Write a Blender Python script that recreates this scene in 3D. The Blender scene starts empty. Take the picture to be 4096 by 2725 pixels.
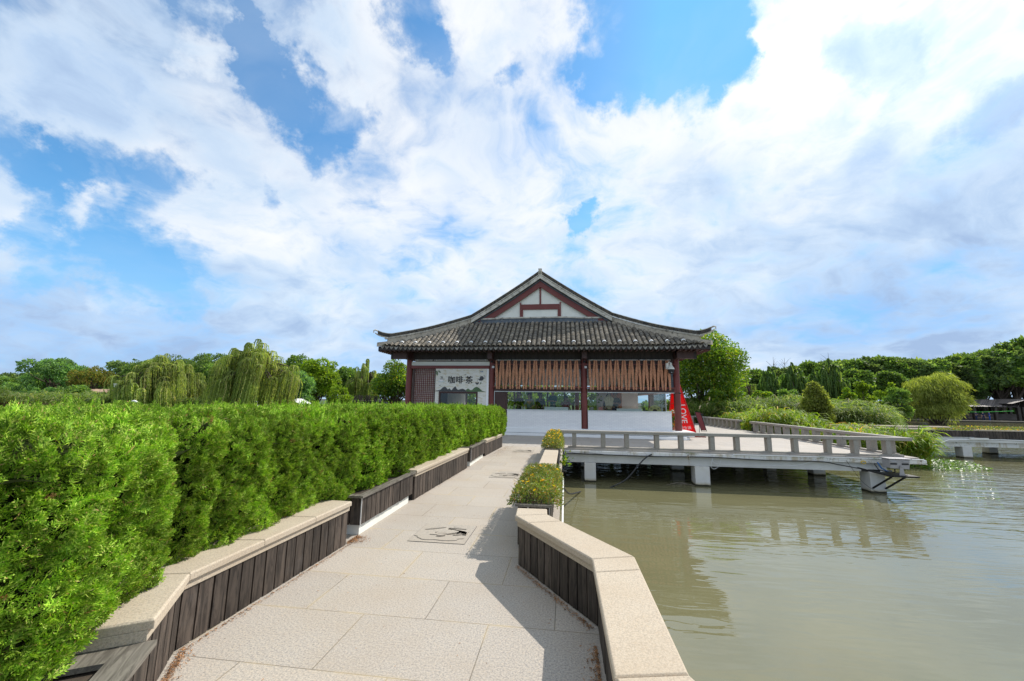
import bpy, bmesh, math, random
import numpy as np
from mathutils import Vector, Matrix
random.seed(7); RNG = np.random.default_rng(11)
SC = bpy.context.scene; COL = SC.collection
rad = math.radians
# ---------------------------------------------------------------- camera
YAW, PIT, ROL, F, EYE = rad(7.576), rad(8.6), rad(0.736), 1593.0, 1.55
_f = Vector((-math.sin(YAW)*math.cos(PIT), math.cos(YAW)*math.cos(PIT), math.sin(PIT)))
_r0 = Vector((math.cos(YAW), math.sin(YAW), 0)); _u0 = _r0.cross(_f)
_r = _r0*math.cos(ROL)+_u0*math.sin(ROL); _u = -_r0*math.sin(ROL)+_u0*math.cos(ROL)
cd = bpy.data.cameras.new('camera'); cam = bpy.data.objects.new('camera', cd); COL.objects.link(cam)
cd.sensor_width = 36; cd.lens = F*36/4096; cd.clip_start = 0.05; cd.clip_end = 3000
cam.matrix_world = Matrix((( _r.x,_u.x,-_f.x,0),(_r.y,_u.y,-_f.y,0),(_r.z,_u.z,-_f.z,EYE),(0,0,0,1)))
SC.camera = cam
def at(x, y, Y):
    """world point at depth Y seen in direction (x,y) of the survey photo: used to put far trees at real distances"""
    d = _r*((x-2048)/F)-_u*((y-1362.5)/F)+_f
    return Vector((0,0,EYE))+d*(Y/d.y)
SC.view_settings.view_transform = 'Standard'; SC.view_settings.look = 'None'
SC.view_settings.exposure = 0.40; SC.view_settings.gamma = 1
# ---------------------------------------------------------------- sun
SUN = Vector((.33,.295,.45)).normalized()
sl = bpy.data.lights.new('sun','SUN'); sl.energy = 3.8; sl.angle = rad(.5); sl.color = (1,.945,.86)
so = bpy.data.objects.new('sun', sl); COL.objects.link(so); so.rotation_euler = SUN.to_track_quat('Z','Y').to_euler()
# ---------------------------------------------------------------- sky
W = bpy.data.worlds.new('World'); SC.world = W; W.use_nodes = True
wt = W.node_tree; wt.nodes.clear()
class NT:
    def __init__(s, t): s.t = t
    def n(s, typ, **kw):
        nd = s.t.nodes.new(typ)
        for k, v in kw.items():
            if k == 'ins':
                for i, val in v.items():
                    if isinstance(val, bpy.types.NodeSocket): s.t.links.new(val, nd.inputs[i])
                    else: nd.inputs[i].default_value = val
            else: setattr(nd, k, v)
        return nd
    def math(s, op, a, b=0.0, c=None, clamp=False):
        d = {0:a, 1:b}
        if c is not None: d[2] = c
        return s.n('ShaderNodeMath', operation=op, use_clamp=clamp, ins=d).outputs[0]
    def mix(s, f, a, b, blend='MIX'):
        nd = s.n('ShaderNodeMix', data_type='RGBA', blend_type=blend)
        for i, v in ((0,f),(6,a),(7,b)):
            if isinstance(v, bpy.types.NodeSocket): s.t.links.new(v, nd.inputs[i])
            else: nd.inputs[i].default_value = (*v,1) if isinstance(v, tuple) and len(v)==3 else v
        return nd.outputs[2]
    def noise(s, vec, scale, detail=4, rough=.55, dist=0, dim='3D', w=0):
        nd = s.n('ShaderNodeTexNoise', noise_dimensions=dim)
        if vec is not None: s.t.links.new(vec, nd.inputs['Vector'])
        nd.inputs['Scale'].default_value = scale; nd.inputs['Detail'].default_value = detail
        nd.inputs['Roughness'].default_value = rough; nd.inputs['Distortion'].default_value = dist
        return nd.outputs[0]
    def ramp(s, fac, stops, interp='LINEAR'):
        nd = s.n('ShaderNodeValToRGB', ins={0:fac}); cr = nd.color_ramp; cr.interpolation = interp
        while len(cr.elements) < len(stops): cr.elements.new(.5)
        for e, (p, c) in zip(cr.elements, stops):
            e.position = p; e.color = (*c,1) if len(c)==3 else c
        return nd.outputs[0]
    def mr(s, v, a, b, c=0., d=1., smooth=True):
        return s.n('ShaderNodeMapRange', interpolation_type='SMOOTHSTEP' if smooth else 'LINEAR', ins={0:v,1:a,2:b,3:c,4:d}).outputs[0]
g = NT(wt)
tc = g.n('ShaderNodeTexCoord').outputs['Generated']
sky = g.n('ShaderNodeTexSky', sky_type='NISHITA', sun_disc=False, sun_elevation=rad(45), sun_rotation=math.atan2(SUN.x, SUN.y),
          air_density=1.0, dust_density=.6, ozone_density=2.2)
sep = g.n('ShaderNodeSeparateXYZ', ins={0:tc})
dz = g.math('MAXIMUM', sep.outputs[2], 0.0)
den = g.math('ADD', dz, .38)
pl = g.n('ShaderNodeCombineXYZ', ins={0:g.math('DIVIDE', sep.outputs[0], den), 1:g.math('DIVIDE', sep.outputs[1], den), 2:0.0}).outputs[0]
# domain warp
wn = g.n('ShaderNodeTexNoise', ins={'Vector':pl,'Scale':1.1,'Detail':4.0,'Roughness':.6})
wv = g.n('ShaderNodeVectorMath', operation='MULTIPLY_ADD', ins={0:wn.outputs['Color'],1:(.55,.55,0),2:pl}).outputs[0]
n1 = g.noise(wv, 2.1, 14, .58)
n2 = g.noise(wv, 6.0, 12, .62)
n3 = g.noise(g.n('ShaderNodeVectorMath', operation='ADD', ins={0:wv,1:(5.2,1.7,3)}).outputs[0], 2.6, 9, .52)
cov = g.math('ADD', g.math('MULTIPLY', g.math('SUBTRACT', n1, .5), 2.6), g.math('MULTIPLY', g.math('SUBTRACT', n2, .5), 1.9))
cov = g.math('ADD', cov, .50)
w2 = g.n('ShaderNodeTexNoise', ins={'Vector':tc,'Scale':4.5,'Detail':9.0,'Roughness':.62})
tw = g.n('ShaderNodeVectorMath', operation='ADD', ins={0:tc,1:g.n('ShaderNodeVectorMath', operation='MULTIPLY_ADD', ins={0:w2.outputs['Color'],1:(.34,.34,.34),2:(-.17,-.17,-.17)}).outputs[0]}).outputs[0]
tw = g.n('ShaderNodeVectorMath', operation='NORMALIZE', ins={0:tw}).outputs[0]
BLUE = [(0.1694, 0.6911, 0.7026, 0.98204, -0.9), (0.1195, 0.7513, 0.6491, 0.99534, -0.6), (0.2839, 0.7157, 0.6381, 0.99338, -0.75), (0.2418, 0.7732, 0.5862, 0.99687, -0.55), (0.3079, 0.6716, 0.6739, 0.99565, -0.5), (-0.2834, 0.6297, 0.7233, 0.99633, -0.75), (-0.245, 0.6742, 0.6967, 0.99859, -0.4), (-0.6102, 0.4818, 0.6289, 0.99803, -0.6), (-0.5505, 0.5368, 0.6393, 0.99905, -0.55), (-0.5331, 0.6072, 0.5892, 0.99745, -0.6), (-0.462, 0.6814, 0.5677, 0.99717, -0.55), (-0.5497, 0.5698, 0.6109, 0.99916, -0.4), (-0.8084, 0.452, 0.3772, 0.99744, -0.6), (-0.7693, 0.499, 0.3991, 0.99803, -0.55), (-0.7301, 0.574, 0.3708, 0.99811, -0.5), (-0.6012, 0.6675, 0.4393, 0.99907, -0.5), (-0.8394, 0.4657, 0.2804, 0.99817, -0.6), (-0.7754, 0.5663, 0.2793, 0.99549, -0.6), (-0.8303, 0.5089, 0.2273, 0.99809, -0.45), (-0.7633, 0.6097, 0.2137, 0.99716, -0.5), (-0.7173, 0.6438, 0.2663, 0.99838, -0.35), (-0.8452, 0.5047, 0.1758, 0.99924, -0.3), (0.0488, 0.9009, 0.4312, 0.99871, -0.7), (-0.072, 0.7398, 0.6689, 0.99909, -0.4), (-0.1214, 0.668, 0.7342, 0.99632, 0.35), (-0.0031, 0.671, 0.7415, 0.99802, 0.3), (-0.6125, 0.5111, 0.603, 0.99839, 0.35), (-0.736, 0.4606, 0.4962, 0.99165, 0.45), (-0.4511, 0.5925, 0.6674, 0.99799, 0.25), (0.4673, 0.711, 0.5255, 0.98142, 0.4), (0.3668, 0.6607, 0.655, 0.9977, 0.3), (0.5567, 0.7766, 0.2949, 0.97927, 0.3), (0.6551, 0.6878, 0.3128, 0.99277, 0.3), (-0.8104, 0.4938, 0.3153, 0.99934, 0.3), (-0.7457, 0.5777, 0.3321, 0.99932, 0.25), (0.6013, 0.5914, 0.5372, 0.99584, 0.3), (0.4201, 0.677, 0.6043, 0.99593, 0.3)]
GREY = [(0.6472, 0.6201, 0.4434, 0.99697, 0.48), (-0.7534, 0.4289, 0.4984, 0.98784, 0.25), (-0.7058, 0.4986, 0.5033, 0.98987, 0.18), (0.639, 0.6218, 0.4528, 0.9959, 0.27), (0.5606, 0.7897, 0.2494, 0.96399, 0.33), (0.6585, 0.6957, 0.287, 0.98495, 0.3), (0.2902, 0.8898, 0.3521, 0.98911, 0.15), (-0.8266, 0.5524, 0.1072, 0.96555, 0.48), (-0.6678, 0.7315, 0.1375, 0.98504, 0.24), (0.6509, 0.7486, 0.1266, 0.98633, 0.21), (-0.6329, 0.7332, 0.2489, 0.98505, 0.09), (0.4952, 0.6493, 0.5772, 0.99701, 0.45), (0.4176, 0.7612, 0.4961, 0.99525, 0.2), (0.5459, 0.608, 0.5765, 0.99864, 0.25), (0.2806, 0.8378, 0.4683, 0.99398, 0.2), (0.6126, 0.5727, 0.5447, 0.99887, 0.06), (-0.2928, 0.9096, 0.2947, 0.97764, 0.12), (0.3117, 0.7916, 0.5255, 0.975, -0.3), (0.0976, 0.8063, 0.5834, 0.96041, -0.27), (0.4598, 0.6934, 0.5547, 0.98172, -0.1), (-0.3876, 0.8005, 0.4571, 0.94043, -0.18), (-0.1235, 0.6826, 0.7203, 0.99159, -0.24), (-0.6467, 0.6107, 0.4569, 0.99054, -0.09), (0.6003, 0.6781, 0.4241, 0.9945, -0.15), (0.4116, 0.8751, 0.2543, 0.99707, -0.18), (0.6308, 0.7562, 0.1737, 0.99801, -0.18), (-0.7913, 0.588, 0.1678, 0.99924, -0.3), (-0.6149, 0.5141, 0.598, 0.99866, -0.06)]
def blobs(lst, base=None):
    acc = base
    for (x, y, z, cr, w) in lst:
        d = g.n('ShaderNodeVectorMath', operation='DOT_PRODUCT', ins={0:tw,1:(x,y,z)}).outputs['Value']
        v = g.mr(d, cr, 1.0, 0, w)
        acc = v if acc is None else g.math('ADD', acc, v)
    return acc
cov = blobs(BLUE, cov)
alpha = g.math('MAXIMUM', g.math('MULTIPLY', g.mr(cov, -.30, .80), .97), g.mr(n3, .38, .80, .0, .28))
sund = g.n('ShaderNodeVectorMath', operation='DOT_PRODUCT', ins={0:tc,1:tuple(SUN)}).outputs['Value']
glow = g.mr(sund, .86, 1.0, 0, 1)
shade = g.math('ADD', g.math('MULTIPLY', g.math('SUBTRACT', n3, .50), 2.2), g.math('MULTIPLY', g.math('SUBTRACT', n2, .5), 1.3))
shade = g.math('ADD', shade, .24)
shade = g.math('ADD', shade, g.math('MULTIPLY', g.mr(cov, .35, 1.1), .22))
shade = blobs(GREY, shade)
shade = g.math('ADD', shade, g.mr(dz, 0, .40, .50, .0))
shade = g.math('MULTIPLY', g.math('ADD', shade, .12), .66)
shade = g.math('MAXIMUM', g.math('MINIMUM', shade, 1.0), 0.0)
ccol = g.ramp(shade, [(0,(.80,.80,.795)),(.20,(.72,.75,.785)),(.45,(.54,.635,.75)),(.7,(.41,.53,.70)),(1,(.30,.41,.60))])
skyc = g.mix(1.0, sky.outputs[0], (.078,.138,.160), 'MULTIPLY')
skyc = g.n('ShaderNodeVectorMath', operation='MINIMUM', ins={0:skyc,1:(.17,.47,.92)}).outputs[0]
hz = g.mr(dz, 0.0, .34, .62, 0.0)
skyc = g.mix(hz, skyc, (.33,.48,.70))
k = g.math('ADD', 1.0, g.math('MULTIPLY', g.math('MULTIPLY', glow, glow), .30))
ccol = g.mix(1.0, ccol, g.n('ShaderNodeCombineColor', ins={0:k,1:k,2:k}).outputs[0], 'MULTIPLY')
fin = g.mix(alpha, skyc, ccol)
bg = g.n('ShaderNodeBackground', ins={0:fin,1:1.0})
out = g.n('ShaderNodeOutputWorld', ins={0:bg.outputs[0]})
# ---------------------------------------------------------------- materials
MATS = {}
def newmat(name):
    m = bpy.data.materials.new(name); m.use_nodes = True; m.node_tree.nodes.clear(); return m, NT(m.node_tree)
def finish(m, g, bsdf, disp=None):
    g.n('ShaderNodeOutputMaterial', ins={0:bsdf}); MATS[m.name] = m; return m
def bump(g, h, strength=.3, dist=.01):
    return g.n('ShaderNodeBump', ins={'Strength':strength,'Distance':dist,'Height':h}).outputs[0]
def pbsdf(g, col, rough=.7, nrm=None, spec=.4, metal=0, extra=None):
    d = {'Base Color':(*col,1) if isinstance(col, tuple) else col,'Roughness':rough,'Specular IOR Level':spec,'Metallic':metal}
    if nrm is not None: d['Normal'] = nrm
    if extra: d.update(extra)
    return g.n('ShaderNodeBsdfPrincipled', ins=d).outputs[0]
def oc(g): return g.n('ShaderNodeTexCoord').outputs['Object']
def isl(g): return g.n('ShaderNodeNewGeometry').outputs['Random Per Island']
def simple(name, col, rough=.6, var=.12, scale=6, spec=.4, metal=0, island=0., bmp=.15, bscale=40, streak=None):
    m, g = newmat(name); v = oc(g)
    if streak: v = g.n('ShaderNodeVectorMath', operation='MULTIPLY', ins={0:v,1:streak}).outputs[0]
    n = g.noise(v, scale, 6, .6)
    k = g.mr(n, .3, .7, 1-var, 1+var)
    if island: k = g.math('MULTIPLY', k, g.mr(isl(g), 0, 1, 1-island, 1+island, False))
    c = g.mix(1.0, (*col,), g.n('ShaderNodeCombineColor', ins={0:k,1:k,2:k}).outputs[0], 'MULTIPLY')
    nb = bump(g, g.noise(v, bscale, 5, .6), bmp, .01)
    return finish(m, g, pbsdf(g, c, rough, nb, spec, metal))
def granite(name, base, dark, warm, scale=60, joints=None, stain=.25):
    m, g = newmat(name); v = oc(g)
    sp = g.noise(v, scale, 3, .75); sp2 = g.noise(v, scale*2.7, 2, .7)
    s = g.math('ADD', g.math('MULTIPLY', sp, .6), g.math('MULTIPLY', sp2, .4))
    c = g.mix(g.mr(s, .36, .60), dark, base)
    c = g.mix(g.mr(g.noise(v, scale*.8, 2, .7), .52, .72, 0, .55), c, warm)
    big = g.noise(v, 1.1, 6, .65)
    c = g.mix(g.mr(big, .35, .75, 0, stain), c, tuple(x*.72 for x in warm))
    h = s; nrm = None
    if joints:
        u = g.n('ShaderNodeVectorMath', operation='ADD', ins={0:v,1:joints['off']}).outputs[0]
        bt = g.n('ShaderNodeTexBrick', offset=joints.get('o',.5), squash=1, ins={'Vector':u,'Color1':(1,1,1,1),'Color2':(.80,.81,.84,1),'Mortar':(0,0,0,1),'Scale':1.0,'Mortar Size':joints.get('m',.0045),'Mortar Smooth':.1,'Bias':-.1,'Brick Width':joints['w'],'Row Height':joints['h']})
        c = g.mix(.55, c, bt.outputs[0], 'MULTIPLY')
        jn = g.noise(v, 1.7, 4, .6)
        jc = g.mix(g.mr(jn, .40, .60), (.19,.165,.13), (.40,.32,.21))
        c = g.mix(g.math('MULTIPLY', bt.outputs['Fac'], .65), c, jc)
        # sand staining that creeps out of the joints
        bt2 = g.n('ShaderNodeTexBrick', offset=joints.get('o',.5), squash=1, ins={'Vector':u,'Scale':1.0,'Mortar Size':.03,'Mortar Smooth':1.0,'Brick Width':joints['w'],'Row Height':joints['h']})
        c = g.mix(g.math('MULTIPLY', g.math('MULTIPLY', bt2.outputs['Fac'], g.mr(jn, .42, .66)), .35), c, (.55,.43,.24))
        h = g.math('SUBTRACT', h, g.math('MULTIPLY', bt.outputs['Fac'], 2.0))
    nrm = bump(g, h, .35, .004)
    return finish(m, g, pbsdf(g, c, .78, nrm, .3))
granite('paving', (.56,.495,.41), (.235,.225,.22), (.55,.44,.32), 78, joints={'off':(.08,.07,0),'w':.92,'h':.615,'m':.0035}, stain=.45)
granite('deck_paving', (.48,.435,.385), (.36,.33,.295), (.46,.40,.33), 40, joints={'off':(.2,.1,0),'w':.8,'h':.8,'m':.006})
granite('cap_stone', (.57,.49,.38), (.32,.275,.22), (.56,.43,.29), 105, stain=.5)
granite('rail_stone', (.39,.37,.33), (.22,.21,.19), (.38,.33,.26), 60, stain=.5)
def wood(name, c0, c1, gscale=1.0, island=.3, rough=.6, knots=False, axis='Z'):
    m, g = newmat(name); v = oc(g)
    r = isl(g)
    off = g.n('ShaderNodeCombineXYZ', ins={0:g.math('MULTIPLY', r, 37.), 1:g.math('MULTIPLY', r, 91.), 2:g.math('MULTIPLY', r, 53.)}).outputs[0]
    v = g.n('ShaderNodeVectorMath', operation='ADD', ins={0:v,1:off}).outputs[0]
    sc = (9,9,1.0) if axis == 'Z' else (9,1.0,9)
    vs = g.n('ShaderNodeVectorMath', operation='MULTIPLY', ins={0:v,1:sc}).outputs[0]
    n = g.noise(vs, 3.2*gscale, 8, .62, 1.2)
    f = g.mr(n, .34, .66)
    if knots:
        vs2 = g.n('ShaderNodeVectorMath', operation='MULTIPLY', ins={0:v,1:(3.2,3.2,.9)}).outputs[0]
        nn = g.noise(vs2, 3.0, 3, .5, .3)
        w = g.math('FRACT', g.math('MULTIPLY', nn, 11.0))
        f = g.math('MULTIPLY', g.mr(w, .0, .55, .2, 1.), g.mr(g.noise(vs, 2.2, 5, .7), .33, .5, .35, 1.0))
    c = g.mix(f, c0, c1)
    k = g.mr(r, 0, 1, 1-island, 1+island, False)
    c = g.mix(1.0, c, g.n('ShaderNodeCombineColor', ins={0:k,1:k,2:k}).outputs[0], 'MULTIPLY')
    c = g.mix(g.mr(g.noise(v, 5, 4, .6), .55, .75, 0, .35), c, tuple(min(1,x*1.9+.05) for x in c0))
    return finish(m, g, pbsdf(g, c, rough, bump(g, n, .4, .004), .35))
wood('dark_plank', (.022,.017,.014), (.088,.068,.054), 1.0, .42)
wood('grey_plank', (.085,.075,.062), (.20,.18,.15), 1.0, .2, axis='Y')
wood('board_wood', (.085,.033,.018), (.50,.235,.13), 1.0, .22, knots=True)
wood('red_wood', (.085,.030,.026), (.125,.046,.040), .6, .08)
simple('red_paint', (.165,.040,.034), .45, .10, 2.5, bmp=.08)
simple('brown_paint', (.060,.030,.026), .5, .12, 3, bmp=.1)
simple('dark_board', (.030,.024,.022), .6, .15, 3, island=.25)
simple('black', (.012,.012,.013), .55, .2, 4)
simple('white_plaster', (.74,.75,.70), .8, .05, 1.5, bmp=.1)
simple('white_panel', (.84,.85,.86), .5, .04, 1.5, bmp=.05)
simple('steel', (.55,.55,.56), .32, .08, 4, metal=.9, bmp=.03)
simple('galvanised', (.62,.63,.64), .45, .08, 8, metal=.6, bmp=.05)
simple('light_grey_metal', (.34,.33,.335), .5, .06, 5, bmp=.05)
simple('white_plastic', (.72,.71,.66), .35, .04, 3, bmp=.02)
simple('pipe_white', (.78,.78,.76), .4, .06, 5)
simple('rubber', (.02,.021,.024), .5, .2, 10)
simple('cable_blue', (.01,.11,.32), .4, .1, 5)
simple('cable_yellow', (.55,.38,.02), .4, .1, 5)
simple('green_tape', (.10,.62,.10), .4, .1, 5)
simple('skin', (.55,.33,.23), .5, .05, 5)
simple('hair', (.012,.010,.010), .5, .2, 30)
simple('cloth_blue', (.015,.09,.42), .8, .15, 8)
simple('cloth_navy', (.02,.03,.08), .8, .15, 8)
simple('cloth_grey', (.30,.33,.33), .8, .15, 8)
simple('cloth_olive', (.16,.16,.12), .8, .4, 14)
simple('cloth_black', (.02,.02,.022), .8, .15, 8)
simple('cloth_red', (.35,.05,.04), .8, .15, 8)
simple('cloth_teal', (.08,.18,.16), .8, .15, 8)
simple('tan_thatch', (.36,.25,.17), .9, .25, 5, bmp=.8, bscale=25)
simple('interior_wall', (.78,.72,.66), .8, .08, 1, bmp=.05)
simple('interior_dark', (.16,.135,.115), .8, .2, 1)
simple('tent_white', (.80,.80,.78), .7, .05, 2)
simple('orange_cloth', (.75,.30,.14), .7, .08, 2)
simple('pink_plastic', (.75,.22,.22), .4, .06, 3)
simple('fan_yellow', (.66,.58,.24), .6, .05, 4)
simple('ink', (.018,.019,.021), .6, .1, 4)
simple('ink_grey', (.065,.07,.075), .6, .15, 3)
simple('ink_green', (.085,.155,.070), .6, .15, 3)
simple('pale_grey', (.55,.60,.60), .6, .1, 3)
simple('leaf_motif', (.16,.21,.13), .6, .2, 6)
simple('sign_white', (.80,.76,.76), .5, .03, 2)
simple('menu_red', (.16,.022,.022), .35, .12, 3)
simple('pampas', (.62,.50,.33), .9, .15, 8)
simple('pot_clay', (.40,.15,.10), .8, .12, 5)
simple('pot_grey', (.42,.40,.36), .8, .15, 9)
simple('pink_box', (.70,.28,.26), .5, .1, 20)
simple('box_silver', (.62,.64,.66), .4, .05, 3)
simple('soil', (.06,.045,.033), .95, .4, 12, bmp=.8, bscale=30)
simple('litter', (.30,.15,.065), .9, .3, 10, island=.5)
simple('bark', (.085,.062,.045), .9, .35, 5, bmp=.9, bscale=18, streak=(3,3,.6))
simple('bark_pale', (.20,.17,.14), .9, .3, 5, bmp=.7, bscale=18, streak=(3,3,.6))
simple('twig', (.13,.075,.04), .9, .3, 12)
simple('mud', (.05,.045,.032), .95, .3, .6, bmp=.5, bscale=4)
simple('slab_white', (.62,.62,.60), .85, .1, 1.4, bmp=.25, bscale=22)
simple('red_fence', (.14,.028,.022), .6, .2, 3)
simple('grey_tile_far', (.10,.105,.115), .8, .2, 3, bmp=.5, bscale=10)
simple('far_white', (.66,.66,.63), .8, .08, .5)
simple('lotus', (.12,.25,.14), .6, .25, 2, island=.4)
# weathered painted concrete with cracks and drip stains
def concrete_stained():
    m, g = newmat('stained_fascia'); v = oc(g)
    vs = g.n('ShaderNodeVectorMath', operation='MULTIPLY', ins={0:v,1:(2.2,1,.5)}).outputs[0]
    c = g.mix(g.mr(g.noise(vs, 2.2, 7, .65), .46, .70), (.72,.72,.70), (.50,.44,.33))
    vor = g.n('ShaderNodeTexVoronoi', feature='DISTANCE_TO_EDGE', ins={'Vector':g.n('ShaderNodeVectorMath', operation='ADD', ins={0:g.n('ShaderNodeVectorMath', operation='MULTIPLY', ins={0:v,1:(.9,1,3)}).outputs[0],1:g.n('ShaderNodeTexNoise', ins={'Vector':v,'Scale':2.5,'Detail':5.}).outputs['Color']}).outputs[0],'Scale':1.6}).outputs[0]
    crack = g.mr(vor, 0.0, .018, 1, 0)
    crack = g.math('MULTIPLY', crack, g.mr(g.noise(v, 1.1, 3), .42, .55))
    c = g.mix(crack, c, (.05,.045,.04))
    c = g.mix(g.mr(g.noise(v, 3.5, 6, .7), .63, .70, 0, .8), c, (.10,.10,.07))
    return finish(m, g, pbsdf(g, c, .85, bump(g, g.math('SUBTRACT', g.noise(v, 15, 5), crack), .5, .01), .2))
concrete_stained()
# white concrete pier with a dark algae band at the waterline (water is at z=-1.07)
def pier_mat():
    m, g = newmat('pier_concrete'); v = g.n('ShaderNodeNewGeometry').outputs['Position']
    z = g.n('ShaderNodeSeparateXYZ', ins={0:v}).outputs[2]
    zz = g.math('ADD', z, g.math('MULTIPLY', g.noise(v, 9, 4), .05))
    c = g.mix(g.mr(g.noise(v, 3, 6, .65), .45, .75, 0, .35), (.66,.65,.62), (.45,.40,.30))
    c = g.mix(g.mr(zz, -1.02, -.90, .9, 0), c, (.42,.36,.22))
    c = g.mix(g.mr(zz, -1.005, -.985, 1, 0), c, (.035,.032,.02))
    return finish(m, g, pbsdf(g, c, .8, bump(g, g.noise(v, 20, 5), .2, .01), .3))
pier_mat()
def brick_white(name, c1, c2, mort, w, h, ms, var=.0, tan=None):
    m, g = newmat(name); v = oc(g)
    u = g.n('ShaderNodeSeparateXYZ', ins={0:v})
    uv = g.n('ShaderNodeCombineXYZ', ins={0:g.math('ADD', u.outputs[0], u.outputs[1]),1:u.outputs[2],2:0.0}).outputs[0]
    bt = g.n('ShaderNodeTexBrick', offset=.5, squash=1, ins={'Vector':uv,'Color1':(*c1,1),'Color2':(*c2,1),'Mortar':(*mort,1),'Scale':1.0,'Mortar Size':ms,'Mortar Smooth':.4,'Brick Width':w,'Row Height':h})
    c = bt.outputs[0]
    if tan:
        c = g.mix(g.math('MULTIPLY', g.mr(g.noise(g.n('ShaderNodeVectorMath', operation='MULTIPLY', ins={0:uv,1:(1,3.2,1)}).outputs[0], 4.5, 4, .6), .52, .62), .6), c, tan)
    hgt = g.math('SUBTRACT', g.math('MULTIPLY', g.noise(uv, 30, 4), .35), bt.outputs['Fac'])
    return finish(m, g, pbsdf(g, c, .75, bump(g, hgt, .5, .008), .3))
brick_white('white_brick', (.86,.86,.86), (.80,.80,.81), (.60,.61,.64), .20, .060, .004)
brick_white('sign_brick', (.78,.77,.72), (.72,.71,.64), (.66,.65,.58), .22, .055, .003, tan=(.56,.47,.27))
def roof_tile(name, a, b, c_):
    m, g = newmat(name); v = oc(g); r = isl(g)
    c = g.ramp(r, [(0,a),(.45,b),(.8,c_),(1,tuple(x*1.25 for x in c_))])
    n = g.noise(v, 7, 6, .65)
    c = g.mix(g.mr(n, .38, .68, 0, .75), c, (.20,.165,.115))
    c = g.mix(g.mr(g.noise(v, 22, 4, .6), .60, .72, 0, .5), c, (.035,.035,.034))
    return finish(m, g, pbsdf(g, c, .85, bump(g, g.noise(v, 60, 4), .4, .006), .3))
roof_tile('cover_tile', (.12,.115,.107), (.225,.212,.19), (.36,.32,.26))
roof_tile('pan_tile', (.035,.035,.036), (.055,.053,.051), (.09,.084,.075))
roof_tile('drip_tile', (.14,.145,.145), (.21,.215,.21), (.28,.28,.26))
roof_tile('ridge_tile', (.028,.029,.031), (.050,.050,.051), (.080,.078,.074))
def lime(name, a, b, d):
    m, g = newmat(name); v = oc(g)
    c = g.mix(g.mr(g.noise(v, 3.0, 7, .7), .35, .65), a, b)
    c = g.mix(g.mr(g.noise(v, 6.0, 7, .75), .54, .66, 0, .9), c, d)
    return finish(m, g, pbsdf(g, c, .9, bump(g, g.noise(v, 30, 5), .4, .008), .2))
lime('lime_light', (.64,.61,.54), (.42,.40,.35), (.15,.145,.135))
lime('lime_mortar', (.50,.45,.37), (.38,.34,.28), (.12,.11,.10))
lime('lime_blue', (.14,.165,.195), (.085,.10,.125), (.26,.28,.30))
def glass(name, tint, rough=0, alpha=.85):
    m, g = newmat(name)
    gl = g.n('ShaderNodeBsdfGlossy', ins={'Color':(.9,.93,.95,1),'Roughness':.01}).outputs[0]
    tr = g.n('ShaderNodeBsdfTransparent', ins={0:(*tint,1)}).outputs[0]
    fr = g.n('ShaderNodeFresnel', ins={0:1.5}).outputs[0]
    fac = g.math('MINIMUM', g.math('MULTIPLY', fr, .8), .9)
    s = g.n('ShaderNodeMixShader', ins={0:fac,1:tr,2:gl}).outputs[0]
    return finish(m, g, s)
glass('window_glass', (.86,.90,.88))
def acrylic():
    m, g = newmat('red_acrylic'); v = oc(g)
    tr = g.n('ShaderNodeBsdfTransparent', ins={0:(.9,.05,.03,1)}).outputs[0]
    df = pbsdf(g, (.80,.022,.015), .25, None, .5)
    tl = g.n('ShaderNodeBsdfTranslucent', ins={0:(.95,.03,.02,1)}).outputs[0]
    a = g.n('ShaderNodeMixShader', ins={0:.5,1:df,2:tl}).outputs[0]
    s = g.n('ShaderNodeMixShader', ins={0:.45,1:a,2:tr}).outputs[0]
    return finish(m, g, s)
acrylic()
simple('red_frame', (.62,.02,.015), .35, .06, 3, bmp=.02)
def leafmat(name, stops, trans=.45, rough=.5, spec=.35, patch=.35, pscale=.35, fine=None):
    m, g = newmat(name); v = oc(g)
    c = g.ramp(isl(g), stops)
    pn = g.mr(g.noise(v, pscale, 3, .6), .35, .65, 1-patch, 1+patch)
    if fine: pn = g.math('MULTIPLY', pn, g.mr(g.noise(v, fine, 2, .5), .35, .65, .62, 1.3))
    c = g.mix(1.0, c, g.n('ShaderNodeCombineColor', ins={0:pn,1:pn,2:g.math('MULTIPLY', pn, .9)}).outputs[0], 'MULTIPLY')
    p = pbsdf(g, c, rough, None, spec)
    ct = g.mix(1.0, c, (1.5,1.55,.6), 'MULTIPLY')
    t = g.n('ShaderNodeBsdfTranslucent', ins={0:ct}).outputs[0]
    s = g.n('ShaderNodeMixShader', ins={0:trans,1:p,2:t}).outputs[0]
    return finish(m, g, s)
leafmat('hedge_leaf', [(0,(.105,.205,.018)),(.4,(.19,.355,.028)),(.75,(.31,.475,.045)),(.93,(.44,.55,.11)),(.97,(.48,.47,.17)),(1,(.38,.22,.09))], .2, .6, .2, .22, 1.3, 15)
leafmat('dry_leaf', [(0,(.16,.08,.035)),(.6,(.28,.15,.06)),(1,(.36,.26,.10))], .2, .7, .1)
leafmat('leaf_camphor', [(0,(0.069,0.144,0.021)),(.5,(0.138,0.247,0.030)),(.85,(0.241,0.356,0.034)),(1,(0.414,0.345,0.034))], 0.5, .4, .4, .3, .25)
leafmat('leaf_yellowgreen', [(0,(0.112,0.196,0.021)),(.5,(0.196,0.308,0.028)),(1,(0.308,0.392,0.042))], 0.5, .5, .3, .25, .3)
leafmat('leaf_dark', [(0,(.075,.125,.058)),(.5,(.13,.20,.088)),(.9,(.21,.29,.12)),(1,(.29,.35,.13))], .5, .6, .15, .4, .12)
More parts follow.
